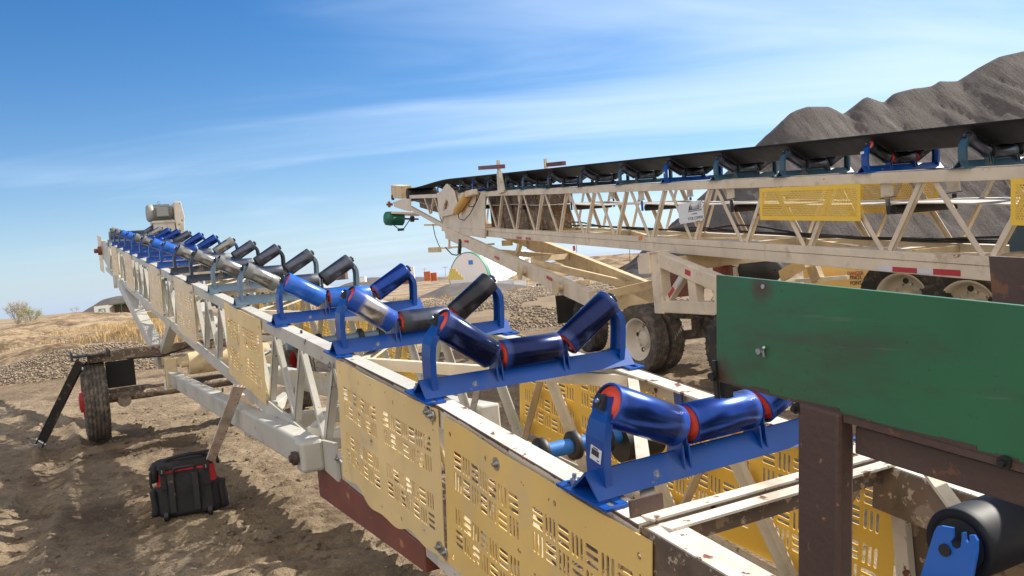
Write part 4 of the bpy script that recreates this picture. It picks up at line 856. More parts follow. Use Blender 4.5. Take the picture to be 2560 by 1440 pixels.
# reflectors and marker lamp
def refl(x0, y0, x1, y1, lat, m, name='reflector', hh=.05):
    p = AV(B, x0, y0, lat); q = AV(B, x1, y1, lat); mb = MB(); mb.bar(p, q, .003, hh); pB(mb, name, m)
refl(2195, 670, 2231, 673, 6.486, 'whitetape'); refl(2231, 673, 2292, 677, 6.486, 'redink'); refl(2293, 677, 2333, 680, 6.486, 'whitetape'); refl(2333, 679, 2401, 683, 6.486, 'redink', hh=.055)
refl(1291, 594, 1304, 595, 6.486, 'redink'); refl(1314, 596, 1327, 597, 6.486, 'redink')
p = AV(B, 1601, 594.5, 6.48); mb = MB(); mb.box(p, (.03, .10, .05)); pB(mb, 'marker_lamp', 'amber', bevel=.008)
# yoke plates near the head, cylinder and keyhole bracket
def plate(pts, lat, th_, name, m, F=B, **k):
    P = [AV(F, x, y, lat) for x, y in pts]; mb = MB(); mb.poly(P, (th_, 0, 0)); return mb.build(name, MT[m], cB if F is B else cA, OB if F is B else OA, **k)
plate([(1103, 577), (1212, 596), (1211, 486), (1178, 484), (1122, 492)], 6.455, .03, 'yoke_plate', 'tan', bevel=.004)
plate([(1113, 568), (1212, 575), (1211, 596), (1196, 592), (1112, 583)], 6.40, .05, 'arm_bracket', 'tan', bevel=.004)
kp = [(1102, 478), (1115, 460), (1131, 476), (1141, 512), (1131, 536), (1098, 543), (1092, 483)]
hole = [(1117, 497), (1124, 515), (1118, 530), (1108, 528), (1109, 512)]
mb = MB(); P = [Vector(AV(B, x, y, 6.36)) for x, y in kp]; Hh = [Vector(AV(B, x, y, 6.36)) for x, y in hole]
for off_ in (0, .05):
    o_ = Vector((off_, 0, 0)); nP, nH = len(P), len(Hh); idx = [0, 0, 1, 2, 3, 4, 4]
    vs = [p+o_ for p in P]+[h+o_ for h in Hh]; fs = []
    near = [min(range(nH), key=lambda j: (Hh[j]-p).length) for p in P]
    for i in range(nP):
        j0, j1 = near[i], near[(i+1) % nP]; fs.append((i, (i+1) % nP, nP+j1)); 
        if j0 != j1: fs.append((i, nP+j1, nP+j0))
    mb.add(vs, fs)
for L in (P, Hh):
    n_2 = len(L); mb.add(L+[p+Vector((.05, 0, 0)) for p in L], [(i, (i+1) % n_2, n_2+(i+1) % n_2, n_2+i) for i in range(n_2)])
pB(mb, 'keyhole_bracket', 'tan')
c0 = Vector(AV(B, 1143, 527, 6.34)); c1 = Vector(AV(B, 1170, 486, 6.34)); mb = MB(); mb.tube(c0, c1, .105, 24); pB(mb, 'hydraulic_cylinder', 'ochre')
mb = MB(); c2 = Vector(AV(B, 1178, 483, 6.34)); mb.box(c2, (.16, .55, .13)); pB(mb, 'cylinder_mount', 'tan', bevel=.01)
mb = MB(); mb.path([AV(B, x, y, 6.33) for x, y in ((1193, 487), (1190, 505), (1183, 517), (1172, 516), (1174, 500))], .012); mb.path([AV(B, x, y, 6.33) for x, y in ((1200, 483), (1193, 500), (1175, 535), (1160, 551), (1148, 547), (1144, 532))], .012); pB(mb, 'hose', 'black')
# side skirts at the head
plate([(1008, 497), (1026, 497), (1026, 529), (1008, 525), (985, 517), (983, 505)], 6.47, .03, 'head_plate', 'tan', bevel=.004)
plate([(1003, 465), (977, 463), (978, 495), (1003, 497)], 6.45, .35, 'head_cover', 'tan_dirty', bevel=.01)
b = Vector(AV(B, 979, 494, 6.42)); mb = MB(); mb.tube(b, b+Vector((.08, 0, 0)), .09, 20); pB(mb, 'shaft_bearing', 'blackm')
b = Vector(AV(B, 973, 511, 6.42)); mb = MB(); mb.tube(b, b+Vector((.12, 0, 0)), .05, 12); mb.box(b, (.08, .1, .2)); mb.tube(b+Vector((-.1, 0, 0)), b, .04, 8); pB(mb, 'belt_cleaner', 'primer')
# green motor under the head
m0 = Vector(AU(B, 960, 546, 28.4)); m1 = Vector(AU(B, 1010, 547, 28.4)); ax = (m1-m0); Lm = ax.length
mb = MB(); mb.lathe([(0, .01), (0, .14), (.05, .22), (.38*Lm, .24), (.38*Lm, .20), (Lm-.03, .20), (Lm, .16), (Lm, .01)], m0, ax, 30)
an_ = ax.normalized()
for k in range(20):
    t_ = 2*PI*k/20; qq = an_.to_track_quat('Z', 'Y'); rr2 = qq@Vector((.21*math.cos(t_), .21*math.sin(t_), 0)); mb.bar(m0+an_*.40*Lm+rr2, m1-an_*.04+rr2, .008, .03, up=rr2)
pB(mb, 'motor', 'motor_green')
mb = MB(); mb.tube(m1, m1+an_*.5, .03, 12); mb.tube(m1+an_*.22, m1+an_*.34, .10, 16); pB(mb, 'motor_shaft', 'blackm')
mb = MB(); mb.bar(AU(B, 975, 533, 28.4), AU(B, 1050, 536, 28.4), .5, .07); pB(mb, 'motor_base', 'tan')
mb = MB(); mb.path([AU(B, x, y, 28.2) for x, y in ((983, 562), (998, 573), (1008, 574), (1024, 550))], .016); c_ = Vector(AU(B, 1002, 574, 28.2)); mb.box(c_, (.20, .1, .08)); pB(mb, 'cable_loop', 'blackm')
# T posts carrying brown bars
for lat, x, yb, yt, bx0, bx1, by, bar_ in ((6.44, 1254, 482, 401, 1200, 1258, 420, 1), (7.6, 1372, 440, 397, 1370, 1410, 412, 1)):
    p = Vector(AV(B, x, yb, lat)); q = Vector(AV(B, x-9, yt, lat)); mb = MB(); mb.hexa([p+Vector((-.04, -.16, 0)), p+Vector((.04, -.16, 0)), p+Vector((.04, .16, 0)), p+Vector((-.04, .16, 0)), q+Vector((-.04, -.06, -.25)), q+Vector((.04, -.06, -.25)), q+Vector((.04, .06, -.25)), q+Vector((-.04, .06, -.25))]); mb.bar(q-Vector((0, 0, .3)), q, .06, .07, up=(0, 1, 0)); po = pB(mb, 'stub_post', 'cream')
    mb = MB(); mb.bar(AV(B, bx0, by, lat-.07), AV(B, bx1, by-4, lat-.07), .09, .09); pB(mb, 'cross_bar', 'primer')
# chute inside the truss
mb = MB(); mb.hexa([(6.75, 16.2, zL(16.2)), (7.2, 16.2, zL(16.2)), (7.2, 20.0, zL(20)), (6.75, 20.0, zL(20)), (6.75, 16.2, zB(16.2)-.1), (7.2, 16.2, zB(16.2)-.1), (7.2, 20.0, zB(20)-.1), (6.75, 20.0, zB(20)-.1)]); 
for a in (16.6, 17.4, 18.2, 19.0): mb.bar((6.73, a, zL(a)), (6.73, a+.3, zB(a)-.1), .05, .06)
pB(mb, 'inner_chute', 'dkbrown')
mb = MB(); mb.hexa([(6.75, 23.0, zL(23)+.2), (7.2, 23.0, zL(23)+.2), (7.2, 27, zL(27)+.5), (6.75, 27, zL(27)+.5), (6.75, 23.0, zB(23)-.1), (7.2, 23.0, zB(23)-.1), (7.2, 27, zB(27)-.1), (6.75, 27, zB(27)-.1)]); pB(mb, 'inner_chute', 'dkbrown')
# hoses along the far bottom chord
for j in range(3):
    mb = MB(); pts_ = []; a = 3.0
    while a < 19.5: pts_.append((7.30+.03*math.sin(a*1.3+j), a, zL(a)+.02+.05*j*max(0, math.sin(a*1.1+j*1.3))**2+.03*abs(math.sin(a*.7+j*.6)))); a += .3
    mb.path(pts_, .014, 6); pB(mb, 'hose', 'black')
mb = MB(); mb.box((7.35, 5.9, zL(5.9)+.13), (.18, .5, .30)); pB(mb, 'valve_box', 'teal')
# raking arms and bracing
def barV(F, off, th, x0, y0, l0, x1, y1, l1, w_, h_, name, m, **k):
    mb = MB(); mb.bar(AV(F, x0, y0, l0), AV(F, x1, y1, l1), w_, h_); return mb.build(name, MT[m], th, off, **k)
barV(B, OB, cB, 1118, 582, 6.38, 1480, 748, 6.38, .12, .30, 'raking_arm', 'tan', bevel=.008)
barV(B, OB, cB, 1322, 604, 7.62, 1640, 735, 7.62, .12, .34, 'raking_arm', 'tan_dirty', bevel=.008)
mb = MB(); mb.bar((7.62, 19.7, 2.36), (7.62, 22.8, 2.95), .12, .32); pB(mb, 'raking_arm', 'tan_dirty')
P_ = lambda x, y, t: tuple(Vector(AV(B, x, y, 6.45)).lerp(Vector(AV(B, x, y, 7.6)), 0)) 
for (x0, y0, l0), (x1, y1, l1), w_ in (((1225, 628, 6.45), (1420, 645, 7.6), .12), ((1330, 648, 6.5), (1425, 640, 7.6), .12), ((1330, 655, 6.5), (1585, 715, 7.6), .14), ((1480, 745, 6.45), (1640, 708, 7.6), .14), ((1300, 610, 6.6), (1290, 645, 6.6), .10)):
    mb = MB(); mb.bar(AV(B, x0, y0, l0), AV(B, x1, y1, l1), .08, w_); pB(mb, 'arm_brace', 'tan_dirty')
for y_, x_ in ((683, 1300), (722, 1390)):
    p = Vector(AV(B, x_, y_-2, 6.2)); mb = MB(); mb.tube(p, p+Vector((.3, 0, 0)), .06, 14); mb.tube(p-Vector((.02, 0, 0)), p, .15, 22); pB(mb, 'hose_reel', 'tan_dirty')
for x0, y0, x1, y1 in ((1146, 602, 1152, 603), (1161, 603, 1171, 604), (1236, 642, 1247, 647), (1366, 692, 1380, 700)):
    p = AV(B, x0, y0, 6.305); q = AV(B, x1, y1, 6.305); mb = MB(); mb.bar(p, q, .003, .06); pB(mb, 'reflector', 'redink')
# tail light bar
barV(B, OB, cB, 1100, 621, 6.2, 1235, 610, 7.2, .05, .05, 'light_bar', 'tan')
barV(B, OB, cB, 1073, 625, 6.1, 1101, 624, 6.1, .06, .14, 'lamp_box', 'tan_dirty'); barV(B, OB, cB, 1257, 608, 7.4, 1279, 607, 7.4, .06, .14, 'lamp_box', 'tan_dirty')
barV(B, OB, cB, 1124, 580, 6.35, 1123, 622, 6.35, .05, .04, 'light_hanger', 'tan'); barV(B, OB, cB, 1151, 600, 6.3, 1148, 634, 6.3, .07, .09, 'light_hanger', 'blackm')
mb = MB(); mb.path([AV(B, x, y, 6.2) for x, y in ((1082, 560), (1088, 590), (1095, 608), (1101, 621))], .012); mb.path([AV(B, x, y, 6.15) for x, y in ((1114, 619), (1122, 628), (1130, 636), (1142, 638), (1150, 632))], .016); pB(mb, 'hose', 'blackm')
# axle tower
zt = 1.72
mb = MB(); mb.box((6.05, 10.72, 1.33), (.16, .26, .86)); pB(mb, 'tower_post', 'tan', bevel=.012)
mb = MB(); mb.box((6.10, 10.95, 1.62), (.34, .30, .30)); mb.box((6.1, 11.12, 1.60), (.34, .05, .24)); mb.box((6.05, 10.74, 1.77), (.2, .3, .03)); pB(mb, 'tower_head', 'tan', bevel=.01)
mb = MB(); mb.bar((6.05, 10.75, 1.69), (6.05, 9.15, 1.27), .15, .20); pB(mb, 'tower_beam', 'tan', bevel=.012)
mb = MB(); mb.box((6.05, 9.20, 1.13), (.155, .22, .42)); pB(mb, 'tower_post', 'tan', bevel=.012)
mb = MB(); mb.bar((6.05, 10.60, 1.0), (6.05, 9.0, .98), .14, .17); pB(mb, 'tower_sill', 'tan', bevel=.012)
mb = MB(); mb.box((6.05, 9.83, 1.25), (.13, .18, .38)); pB(mb, 'tower_post', 'tan', bevel=.012)
mb = MB(); mb.bar((6.05, 10.55, 1.08), (6.05, 9.98, 1.48), .10, .10); pB(mb, 'tower_strut', 'tan', bevel=.01)
for a, z, rot in ((10.38, 1.20, 1), (10.15, 1.36, 1)):
    mb = MB(); mb.bar((5.996, a+.08, z-.055), (5.996, a-.08, z+.055), .003, .06); pB(mb, 'reflector', 'redink' if a > 10.3 else 'whitetape')
mb = MB(); mb.bar((5.972, 9.93, 1.475), (5.972, 9.80, 1.44), .003, .07); pB(mb, 'reflector', 'redink')
mb = MB(); mb.bar((6.1, 10.85, 1.58), (7.9, 10.85, 1.58), .22, .2); pB(mb, 'axle_crossbeam', 'tan_dirty', bevel=.01)
mb = MB(); mb.bar((6.2, 11.35, .50), (8.2, 11.0, .50), .14, .14); mb.bar((6.2, 9.0, .50), (8.2, 8.7, .50), .14, .14); mb.box((6.5, 10.1, .85), (.2, 2.2, .14)); mb.bar((6.7, 9.4, .6), (6.7, 11.0, .65), .12, .2); pB(mb, 'axle', 'tyre_mud')
mb = MB(); r_ = random.Random(5)
for k in range(14):
    x0, y0 = r_.uniform(1735, 1790), r_.uniform(770, 800); p = Vector(AV(B, x0, y0, 6.1)); mb.path([p, p+Vector((r_.uniform(-.1, .1), r_.uniform(-.2, .2), r_.uniform(-.05, .05))), p+Vector((0, r_.uniform(-.4, .4), r_.uniform(-.3, .1)))], .006, 5)
pB(mb, 'wiring', 'blackm')
aw = (-.985, -.17, 0)
for (lat, a, z, R_, tm, dish) in ((6.02, 11.40, .51, .51, 'tyre_mud', 1), (6.30, 11.44, .51, .51, 'tyre_mud', 1), (5.95, 8.78, .51, .51, 'tyre', 1), (6.24, 8.82, .51, .51, 'tyre', 1)):
    e_ = wheel_parts(cB, OB, (lat, a, z), aw, R_, .25, tm, 'rim', dish=1)
wheel_parts(cB, OB, (6.83, 14.95, .55), (-1, .0, 0), .54, .28, 'tyre', 'rim', dish=-1)
wheel_parts(cB, OB, (8.3, 14.95, .55), (1, .0, 0), .54, .28, 'tyre', 'rim', dish=-1)
mb = MB(); mb.tube((6.9, 14.95, .55), (8.2, 14.95, .55), .07, 14); mb.box((7.5, 14.95, .9), (1.2, .3, .3)); pB(mb, 'rear_axle', 'tan_dirty')
mb = MB(); f0 = AV(B, 1396, 746, 6.6); f1 = AV(B, 1500, 740, 6.6); mb.box((6.85, 15.0, f0[2]-.0), (.45, 1.1, .04)); pB(mb, 'fender', 'blackm'); mb = MB(); f1 = AV(B, 1396, 850, 6.6); mb.box((6.75, 15.75, .84), (.5, .02, .56)); pB(mb, 'mud_flap', 'black')
aw2 = (-.94, -.34, 0)
wq = AV(B, 2262, 748, 7.95); w3 = AV(B, 2425, 770, 8.2)
for lat, dy in ((7.95, 0), (8.21, .10)): wheel_parts(cB, OB, (lat, wq[1]+dy, wq[2]), aw2, .53, .25, 'tyre', 'rim', dish=1)
for lat, dy in ((8.2, 0), (8.46, .1)): wheel_parts(cB, OB, (lat, w3[1]+dy, w3[2]), aw2, .53, .25, 'tyre', 'rim', dish=1)
mb = MB(); mb.box((8.9, 7.8, .6), (.2, 2.2, .18)); mb.bar((8.3, 8.3, .9), (9.2, 8.3, .9), .12, .12); pB(mb, 'bogie_beam', 'cream')
# yellow tongue piece with the danger plate, far side
y0 = AV(B, 2120, 672, 8.4); mb = MB(); mb.hexa([(8.38, 8.9, .9), (8.44, 8.9, .9), (8.44, 10.6, .95), (8.38, 10.6, .95), (8.38, 8.9, 1.46), (8.44, 8.9, 1.46), (8.44, 10.6, 1.46), (8.38, 10.6, 1.46)]); yp = pB(mb, 'yellow_side_plate', 'panel')
dq = Vector(AV(B, 2138, 690, 8.37)); text('danger_lettering', 'DANGER', .075, MT['redink'], yp, dq-Vector(OB)+Vector((0, 0, .035)), (PI/2, 0, -PI/2)); text('pinch_lettering', 'PINCH\nPOINT', .075, MT['ink'], yp, dq-Vector(OB)+Vector((0, 0, -.06)), (PI/2, 0, -PI/2))
barV(B, OB, cB, 1955, 690, 7.9, 2015, 655, 7.9, .08, .16, 'yellow_strut', 'panel_pale'); barV(B, OB, cB, 2030, 660, 8.0, 2045, 700, 8.0, .08, .2, 'yellow_strut', 'tan_dirty')
mb = MB(); mb.bar(AV(B, 1990, 702, 8.0), AV(B, 2120, 693, 8.0), .05, .05); pB(mb, 'white_rod', 'white')
# fuel tank and little housing behind the tower
t0 = Vector(AV(B, 1850, 672, 8.2)); t1_ = Vector(AV(B, 1938, 676, 8.2)); mb = MB(); mb.lathe([(0, .01), (0, .13), (.06, .18), (t0.lerp(t1_, 1).y*0+(t1_-t0).length-.06, .18), ((t1_-t0).length, .13), ((t1_-t0).length, .01)], t0, t1_-t0, 28); pB(mb, 'black_tank', 'black')
h0 = Vector(AV(B, 1790, 645, 8.0)); mb = MB(); L_ = [AV(B, *p, 8.0) for p in ((1755, 672), (1792, 648), (1842, 668), (1842, 660), (1792, 640), (1750, 668))]
mb.poly(L_, (.9, 0, 0)); mb.bar(AV(B, 1838, 668, 8.0), AV(B, 1842, 700, 8.0), .06, .06); pB(mb, 'hood', 'cream')
mb = MB(); mb.box(Vector(AV(B, 1815, 680, 8.5)), (.2, .5, .3)); pB(mb, 'engine_block', 'primer')
mb = MB(); e0 = Vector(AV(B, 1700, 690, 7.9)); mb.box(e0, (.5, .7, .7)); pB(mb, 'valve_bank', 'primer', bevel=.02)
# ================================================================ ground
import numpy as np
def ground_mat():
    m = bpy.data.materials.new('dry_dirt'); m.use_nodes = True; t = m.node_tree; p = t.nodes['Principled BSDF']; o = N(t, 'ShaderNodeTexCoord').outputs['Object']
    def ns(s, d=8, r=.6):
        n = N(t, 'ShaderNodeTexNoise', i_Scale=s, i_Detail=float(d), i_Roughness=r); t.links.new(o, n.inputs['Vector']); return n.outputs[0]
    def mixc(f, a, b, lo=.35, hi=.65):
        r = N(t, 'ShaderNodeMapRange'); t.links.new(f, r.inputs[0]); r.inputs[1].default_value = lo; r.inputs[2].default_value = hi
        x = N(t, 'ShaderNodeMixRGB'); t.links.new(r.outputs[0], x.inputs[0])
        for i, c in ((1, a), (2, b)):
            if isinstance(c, tuple): x.inputs[i].default_value = c+(1,)
            else: t.links.new(c, x.inputs[i])
        return x.outputs[0]
    c = mixc(ns(.7), (.29, .225, .15), (.47, .37, .255)); c = mixc(ns(7, 10, .7), c, (.20, .14, .09), .50, .72); c = mixc(ns(.11, 5), c, (.34, .25, .16), .5, .62); c = mixc(ns(38, 6, .7), c, (.46, .39, .29), .6, .75)
    c = mixc(ns(.05, 6), c, (.16, .12, .08), .47, .58); c = mixc(ns(.35, 8), c, (.17, .125, .085), .53, .62)
    t.links.new(c, p.inputs['Base Color']); p.inputs['Roughness'].default_value = .95; p.inputs['Specular IOR Level'].default_value = .15
    b = N(t, 'ShaderNodeBump', i_Strength=1.0, i_Distance=.08); t.links.new(ns(22, 10, .72), b.inputs['Height']); b2 = N(t, 'ShaderNodeBump', i_Strength=.8, i_Distance=.2); t.links.new(ns(3.2, 8, .6), b2.inputs['Height']); t.links.new(b.outputs[0], b2.inputs['Normal']); t.links.new(b2.outputs[0], p.inputs['Normal'])
    return m
def sstep(a, b, x):
    t = max(0, min(1, (x-a)/(b-a))); return t*t*(3-2*t)
def groundz(x, y, fine=True):
    r = math.hypot(x, y); az = math.degrees(math.atan2(x, y)); z = 0
    mid = sstep(-14, -6, az)*(1-sstep(18, 30, az))
    z += -(2.0+1.7*mid)*sstep(55, 190, r) + (1.6+2.4*mid)*sstep(260, 800, r)
    far = sstep(24, 45, r)*(1-sstep(120, 400, r)); z += far*.8*fbm(x*.09, y*.13, 3, 4) + far*.7*(abs(fbm(x*.3, y*.42, 9, 4))-.3)
    if r < 34 and fine:
        la = A.v.x*x+A.v.y*y; aa = A.u.x*x+A.u.y*y
        near = 1-sstep(22, 34, r)
        z += near*(.05*fbm(x*.7, y*.7, 1, 3)+.07*fbm(x*2.0, y*3.4, 5, 4)-.085*abs(fbm(x*2.6, y*5.0, 12, 4))+.038*fbm(x*7, y*11, 2, 3))
        tr = sstep(.35, .6, la)*(1-sstep(1.75, 1.95, la))*sstep(3.0, 4.0, aa)*(1-sstep(9, 11, aa))
        z += tr*.055*max(-.35, math.sin(2*PI*(aa+.22*fbm(x*1.8, y*1.8, 4, 3)+.10*la)/.21))*(.6+.8*nz3(x*1.4, y*1.4, 8))
        l2 = la+.25*math.sin(aa*.35)
        for c_ in (-.25, -1.9):
            tr = math.exp(-((l2-c_)/.16)**2)*sstep(3, 4, aa)*(1-sstep(16, 20, aa)); z -= tr*(.05+.018*math.sin(2*PI*(aa+.3*abs(l2-c_))/.12)); z += .035*math.exp(-((abs(l2-c_)-.24)/.06)**2)*sstep(3, 4, aa)*(1-sstep(16, 20, aa))
        z = z-.02*near
    return z
az_l = [-62+124*i/620 for i in range(621)]; az_c = [62+(298-62)*i/50 for i in range(1, 50)]; AZS = az_l+az_c
RS = [.3, 1.0, 1.8, 2.5]; r = 2.8
while r < 16: RS.append(r); r *= 1.0055
while r < 34: RS.append(r); r *= 1.0085
while r < 3000: RS.append(r); r *= 1.03
mb = MB(); nA_ = len(AZS); mb.v = [Vector((0, 0, 0))]
for r in RS:
    for a in AZS: x, y = r*math.sin(rad(a)), r*math.cos(rad(a)); mb.v.append(Vector((x, y, groundz(x, y, abs(a) < 62.5 if a <= 180 else False))))
for i in range(nA_): mb.f.append([0, 1+(i+1)%nA_, 1+i])
for j in range(len(RS)-1):
    o_ = 1+j*nA_
    for i in range(nA_): k = (i+1) % nA_; mb.f.append([o_+i, o_+k, o_+nA_+k, o_+nA_+i])
mb.m = [0]*len(mb.f); mb.sm = [True]*len(mb.f)
me = bpy.data.meshes.new('ground'); me.from_pydata(mb.v, [], mb.f); me.materials.append(ground_mat()); me.polygons.foreach_set('use_smooth', [True]*len(mb.f)); me.update()
go = bpy.data.objects.new('ground', me); col.objects.link(go); go['kind'] = 'structure'
# ---------------------------------------------------------------- heaps: cones of loose stuff along a ridge line
def pile_mat(name, a, b, sc_=1.0, stretch=False, lo=.36, hi=.64):
    m = bpy.data.materials.new(name); m.use_nodes = True; t = m.node_tree; p = t.nodes['Principled BSDF']; o = N(t, 'ShaderNodeTexCoord').outputs['Object']
    n = N(t, 'ShaderNodeTexNoise', i_Scale=.35*sc_, i_Detail=9.0, i_Roughness=.65); t.links.new(o, n.inputs['Vector'])
    n2 = N(t, 'ShaderNodeTexNoise', i_Scale=7.0*sc_, i_Detail=8.0, i_Roughness=.75); t.links.new(o, n2.inputs['Vector'])
    s = M(t, 'ADD', M(t, 'MULTIPLY', n.outputs[0], .5), M(t, 'MULTIPLY', n2.outputs[0], .5)); r = N(t, 'ShaderNodeMapRange'); t.links.new(s, r.inputs[0]); r.inputs[1].default_value = lo; r.inputs[2].default_value = hi
    x = N(t, 'ShaderNodeMixRGB'); t.links.new(r.outputs[0], x.inputs[0]); x.inputs[1].default_value = a+(1,); x.inputs[2].default_value = b+(1,); t.links.new(x.outputs[0], p.inputs['Base Color']); p.inputs['Roughness'].default_value = .95; p.inputs['Specular IOR Level'].default_value = .1
    if stretch:   # slide runs down the face
        mpn = N(t, 'ShaderNodeMapping'); mpn.inputs['Scale'].default_value = (1.5, .12, .22); mpn.inputs['Rotation'].default_value = (0, 0, .25); t.links.new(o, mpn.inputs[0])
        n3 = N(t, 'ShaderNodeTexNoise', i_Scale=1.0, i_Detail=7.0, i_Roughness=.7); t.links.new(mpn.outputs[0], n3.inputs['Vector'])
        r3 = N(t, 'ShaderNodeMapRange'); t.links.new(n3.outputs[0], r3.inputs[0]); r3.inputs[1].default_value = .35; r3.inputs[2].default_value = .62; r3.inputs[3].default_value = .86; r3.inputs[4].default_value = 1.05
        mm = N(t, 'ShaderNodeMixRGB', blend_type='MULTIPLY'); mm.inputs[0].default_value = 1; t.links.new(x.outputs[0], mm.inputs[1]); t.links.new(r3.outputs[0], mm.inputs[2]); t.links.new(mm.outputs[0], p.inputs['Base Color'])
        b3 = N(t, 'ShaderNodeBump', i_Strength=.8, i_Distance=.35); t.links.new(n3.outputs[0], b3.inputs['Height'])
    bp = N(t, 'ShaderNodeBump', i_Strength=.8, i_Distance=.12/sc_); t.links.new(n2.outputs[0], bp.inputs['Height'])
    if stretch: t.links.new(b3.outputs[0], bp.inputs['Normal']); t.links.new(bp.outputs[0], p.inputs['Normal'])
    return m
def heap(name, ridge, slope, m, res, base=-.5, gul=.25, gs=.5, round_=0.6, kind=None, pad=2):
    """ridge: list of (x, y, z) peaks joined by a line; the heap is the union of cones under it"""
    R_ = []
    for p, q in zip(ridge, ridge[1:]):
        n_ = max(1, int(math.dist(p[:2], q[:2])/res)); R_ += [tuple(p[i]+(q[i]-p[i])*k/n_ for i in range(3)) for k in range(n_)]
    R_.append(ridge[-1]); R_ = np.array(R_); tl = math.tan(rad(slope)); ext = (R_[:, 2].max()-base)/tl+pad
    x0, x1 = R_[:, 0].min()-ext, R_[:, 0].max()+ext; y0, y1 = R_[:, 1].min()-ext, R_[:, 1].max()+ext
    nx = int((x1-x0)/res)+1; ny = int((y1-y0)/res)+1; X, Y = np.meshgrid(np.linspace(x0, x1, nx), np.linspace(y0, y1, ny))
    H = np.full(X.shape, -1e9); TH = np.zeros(X.shape); DD = np.zeros(X.shape)
    for k, (rx, ry, rz) in enumerate(R_):
        d = np.hypot(X-rx, Y-ry); h = rz-(np.sqrt(d*d+round_*round_)-round_)*tl; b = h > H
        H = np.where(b, h, H); TH = np.where(b, k*res+np.arctan2(X-rx, Y-ry)*d*.5, TH); DD = np.where(b, d, DD)
    vs = []; keep = np.zeros(X.shape, bool)
    for j in range(ny):
        for i in range(nx):
            h = H[j, i]
            if h > base-1.2:
                keep[j, i] = True; g = DD[j, i]
                h += gul*min(1, g*.35)*(.25*fbm(X[j, i]*gs*.6, Y[j, i]*gs*.3, 2, 3)+.42*fbm(X[j, i]*gs*3+Y[j, i]*gs*.7, Y[j, i]*gs*.3, 6, 4)-.7*max(0, fbm(X[j, i]*gs*2.2+Y[j, i]*gs*.9, Y[j, i]*gs*.2, 16, 4)-.16))
            vs.append(Vector((X[j, i], Y[j, i], max(h, base-1.2))))
    fs = [[j*nx+i, j*nx+i+1, (j+1)*nx+i+1, (j+1)*nx+i] for j in range(ny-1) for i in range(nx-1) if keep[j, i] or keep[j+1, i+1] or keep[j, i+1] or keep[j+1, i]]
    me = bpy.data.meshes.new(name); me.from_pydata(vs, [], fs); me.materials.append(m); me.polygons.foreach_set('use_smooth', [True]*len(fs)); me.update()
    b = bmesh.new(); b.from_mesh(me); bmesh.ops.delete(b, geom=[v for v in b.verts if not v.link_faces], context='VERTS'); b.to_mesh(me); b.free()
    o = bpy.data.objects.new(name, me); col.objects.link(o)
    if kind: o['kind'] = kind
    return o
PM = pile_mat('grey_crushed_stone', (.082, .073, .069), (.158, .142, .135), 1.0, True); PMT = pile_mat('tan_hill_soil', (.10, .07, .045), (.36, .27, .17), .6, False, .44, .56)  # tan soil: dark patches put the mounds' ravine shade into the colour
PMD = pile_mat('dark_gravel', (.09, .082, .08), (.17, .155, .15), 1.5)
def R(pts, Y): return [tuple(AY(x, y, Y)) for x, y in pts]
sil = [(1905, 362), (1950, 312), (1985, 277), (2015, 266), (2068, 266), (2105, 287), (2140, 262), (2165, 242), (2200, 254), (2214, 256), (2240, 231), (2285, 220), (2330, 214), (2350, 202), (2395, 202), (2450, 167), (2500, 140), (2560, 127), (2650, 120), (2800, 180), (2950, 240)]
st = heap('stockpile', R(sil, 62), 38, PM, .24, gul=.55, gs=.6, round_=.12); tag(st, 'towering dark grey crushed stone stockpile with several peaks behind the tan conveyor', 'stockpile')
o = heap('stockpile', R([(1640, 648), (1665, 640), (1720, 646)], 46), 36, PMD, .2, gul=.15, base=-.6); tag(o, 'small dark grey gravel pile beside the axle tower', 'stockpile')
o = heap('stockpile', R([(248, 757), (265, 746), (300, 737), (340, 731), (400, 742), (470, 770)], 235), 30, PMD, 1.2, gul=.8, gs=.1, base=-2.5); tag(o, 'dark grey stone pile rising behind the white shed', 'stockpile')
o = heap('hills', R([(60, 813), (110, 801), (145, 790), (190, 780), (225, 784)], 190), 8, PMT, 1.2, gul=1.0, gs=.3, base=-1.6, kind='structure')
o = heap('hills', R([(1290, 672), (1400, 652), (1480, 638), (1560, 633), (1650, 628), (1800, 618)], 330), 12, PMT, 3, gul=2.5, gs=.07, base=-3, kind='structure')
o = heap('hills', R([(880, 702), (920, 690), (1000, 689), (1120, 690)], 640), 20, PMD, 6, gul=1, gs=.05, base=-3, kind='structure')
o = heap('dirt_berm', R([(1130, 708), (1200, 702), (1300, 712)], 120), 20, PMD, .8, gul=.6, gs=.3, base=-3, kind='structure')
o = heap('dirt_berm', R([(1150, 760), (1060, 745), (1010, 752)], 52), 16, PMT, .4, gul=.5, gs=.4, base=-.6, kind='structure')
o = heap('dirt_berm', R([(-60, 846), (60, 836), (150, 842)], 44), 22, PMT, .25, gul=.9, gs=.9, base=-.5, kind='structure')
o = heap('dirt_berm', R([(170, 832), (260, 822), (330, 830)], 58), 18, PMT, .3, gul=.9, gs=.8, base=-.5, kind='structure')
o = heap('dirt_berm', R([(40, 822), (140, 816), (260, 818), (380, 820)], 95), 12, PMT, .5, gul=.6, gs=.5, base=-.8, kind='structure')
o = heap('dirt_berm', R([(930, 762), (1010, 752), (1080, 757)], 40), 18, PMT, .25, gul=.5, gs=.6, base=-.5, kind='structure')
o = heap('dirt_berm', R([(95, 868), (150, 858), (190, 868)], 27.5), 30, PMT, .12, gul=.5, gs=1.6, base=-.2, kind='structure')
o = heap('dirt_berm', R([(-20, 830), (30, 822), (70, 829)], 70), 22, PMT, .3, gul=.9, gs=.8, base=-.6, kind='structure')
o = heap('dirt_berm', R([(130, 812), (190, 822), (230, 830)], 75), 20, PMT, .3, gul=.9, gs=.8, base=-.6, kind='structure')
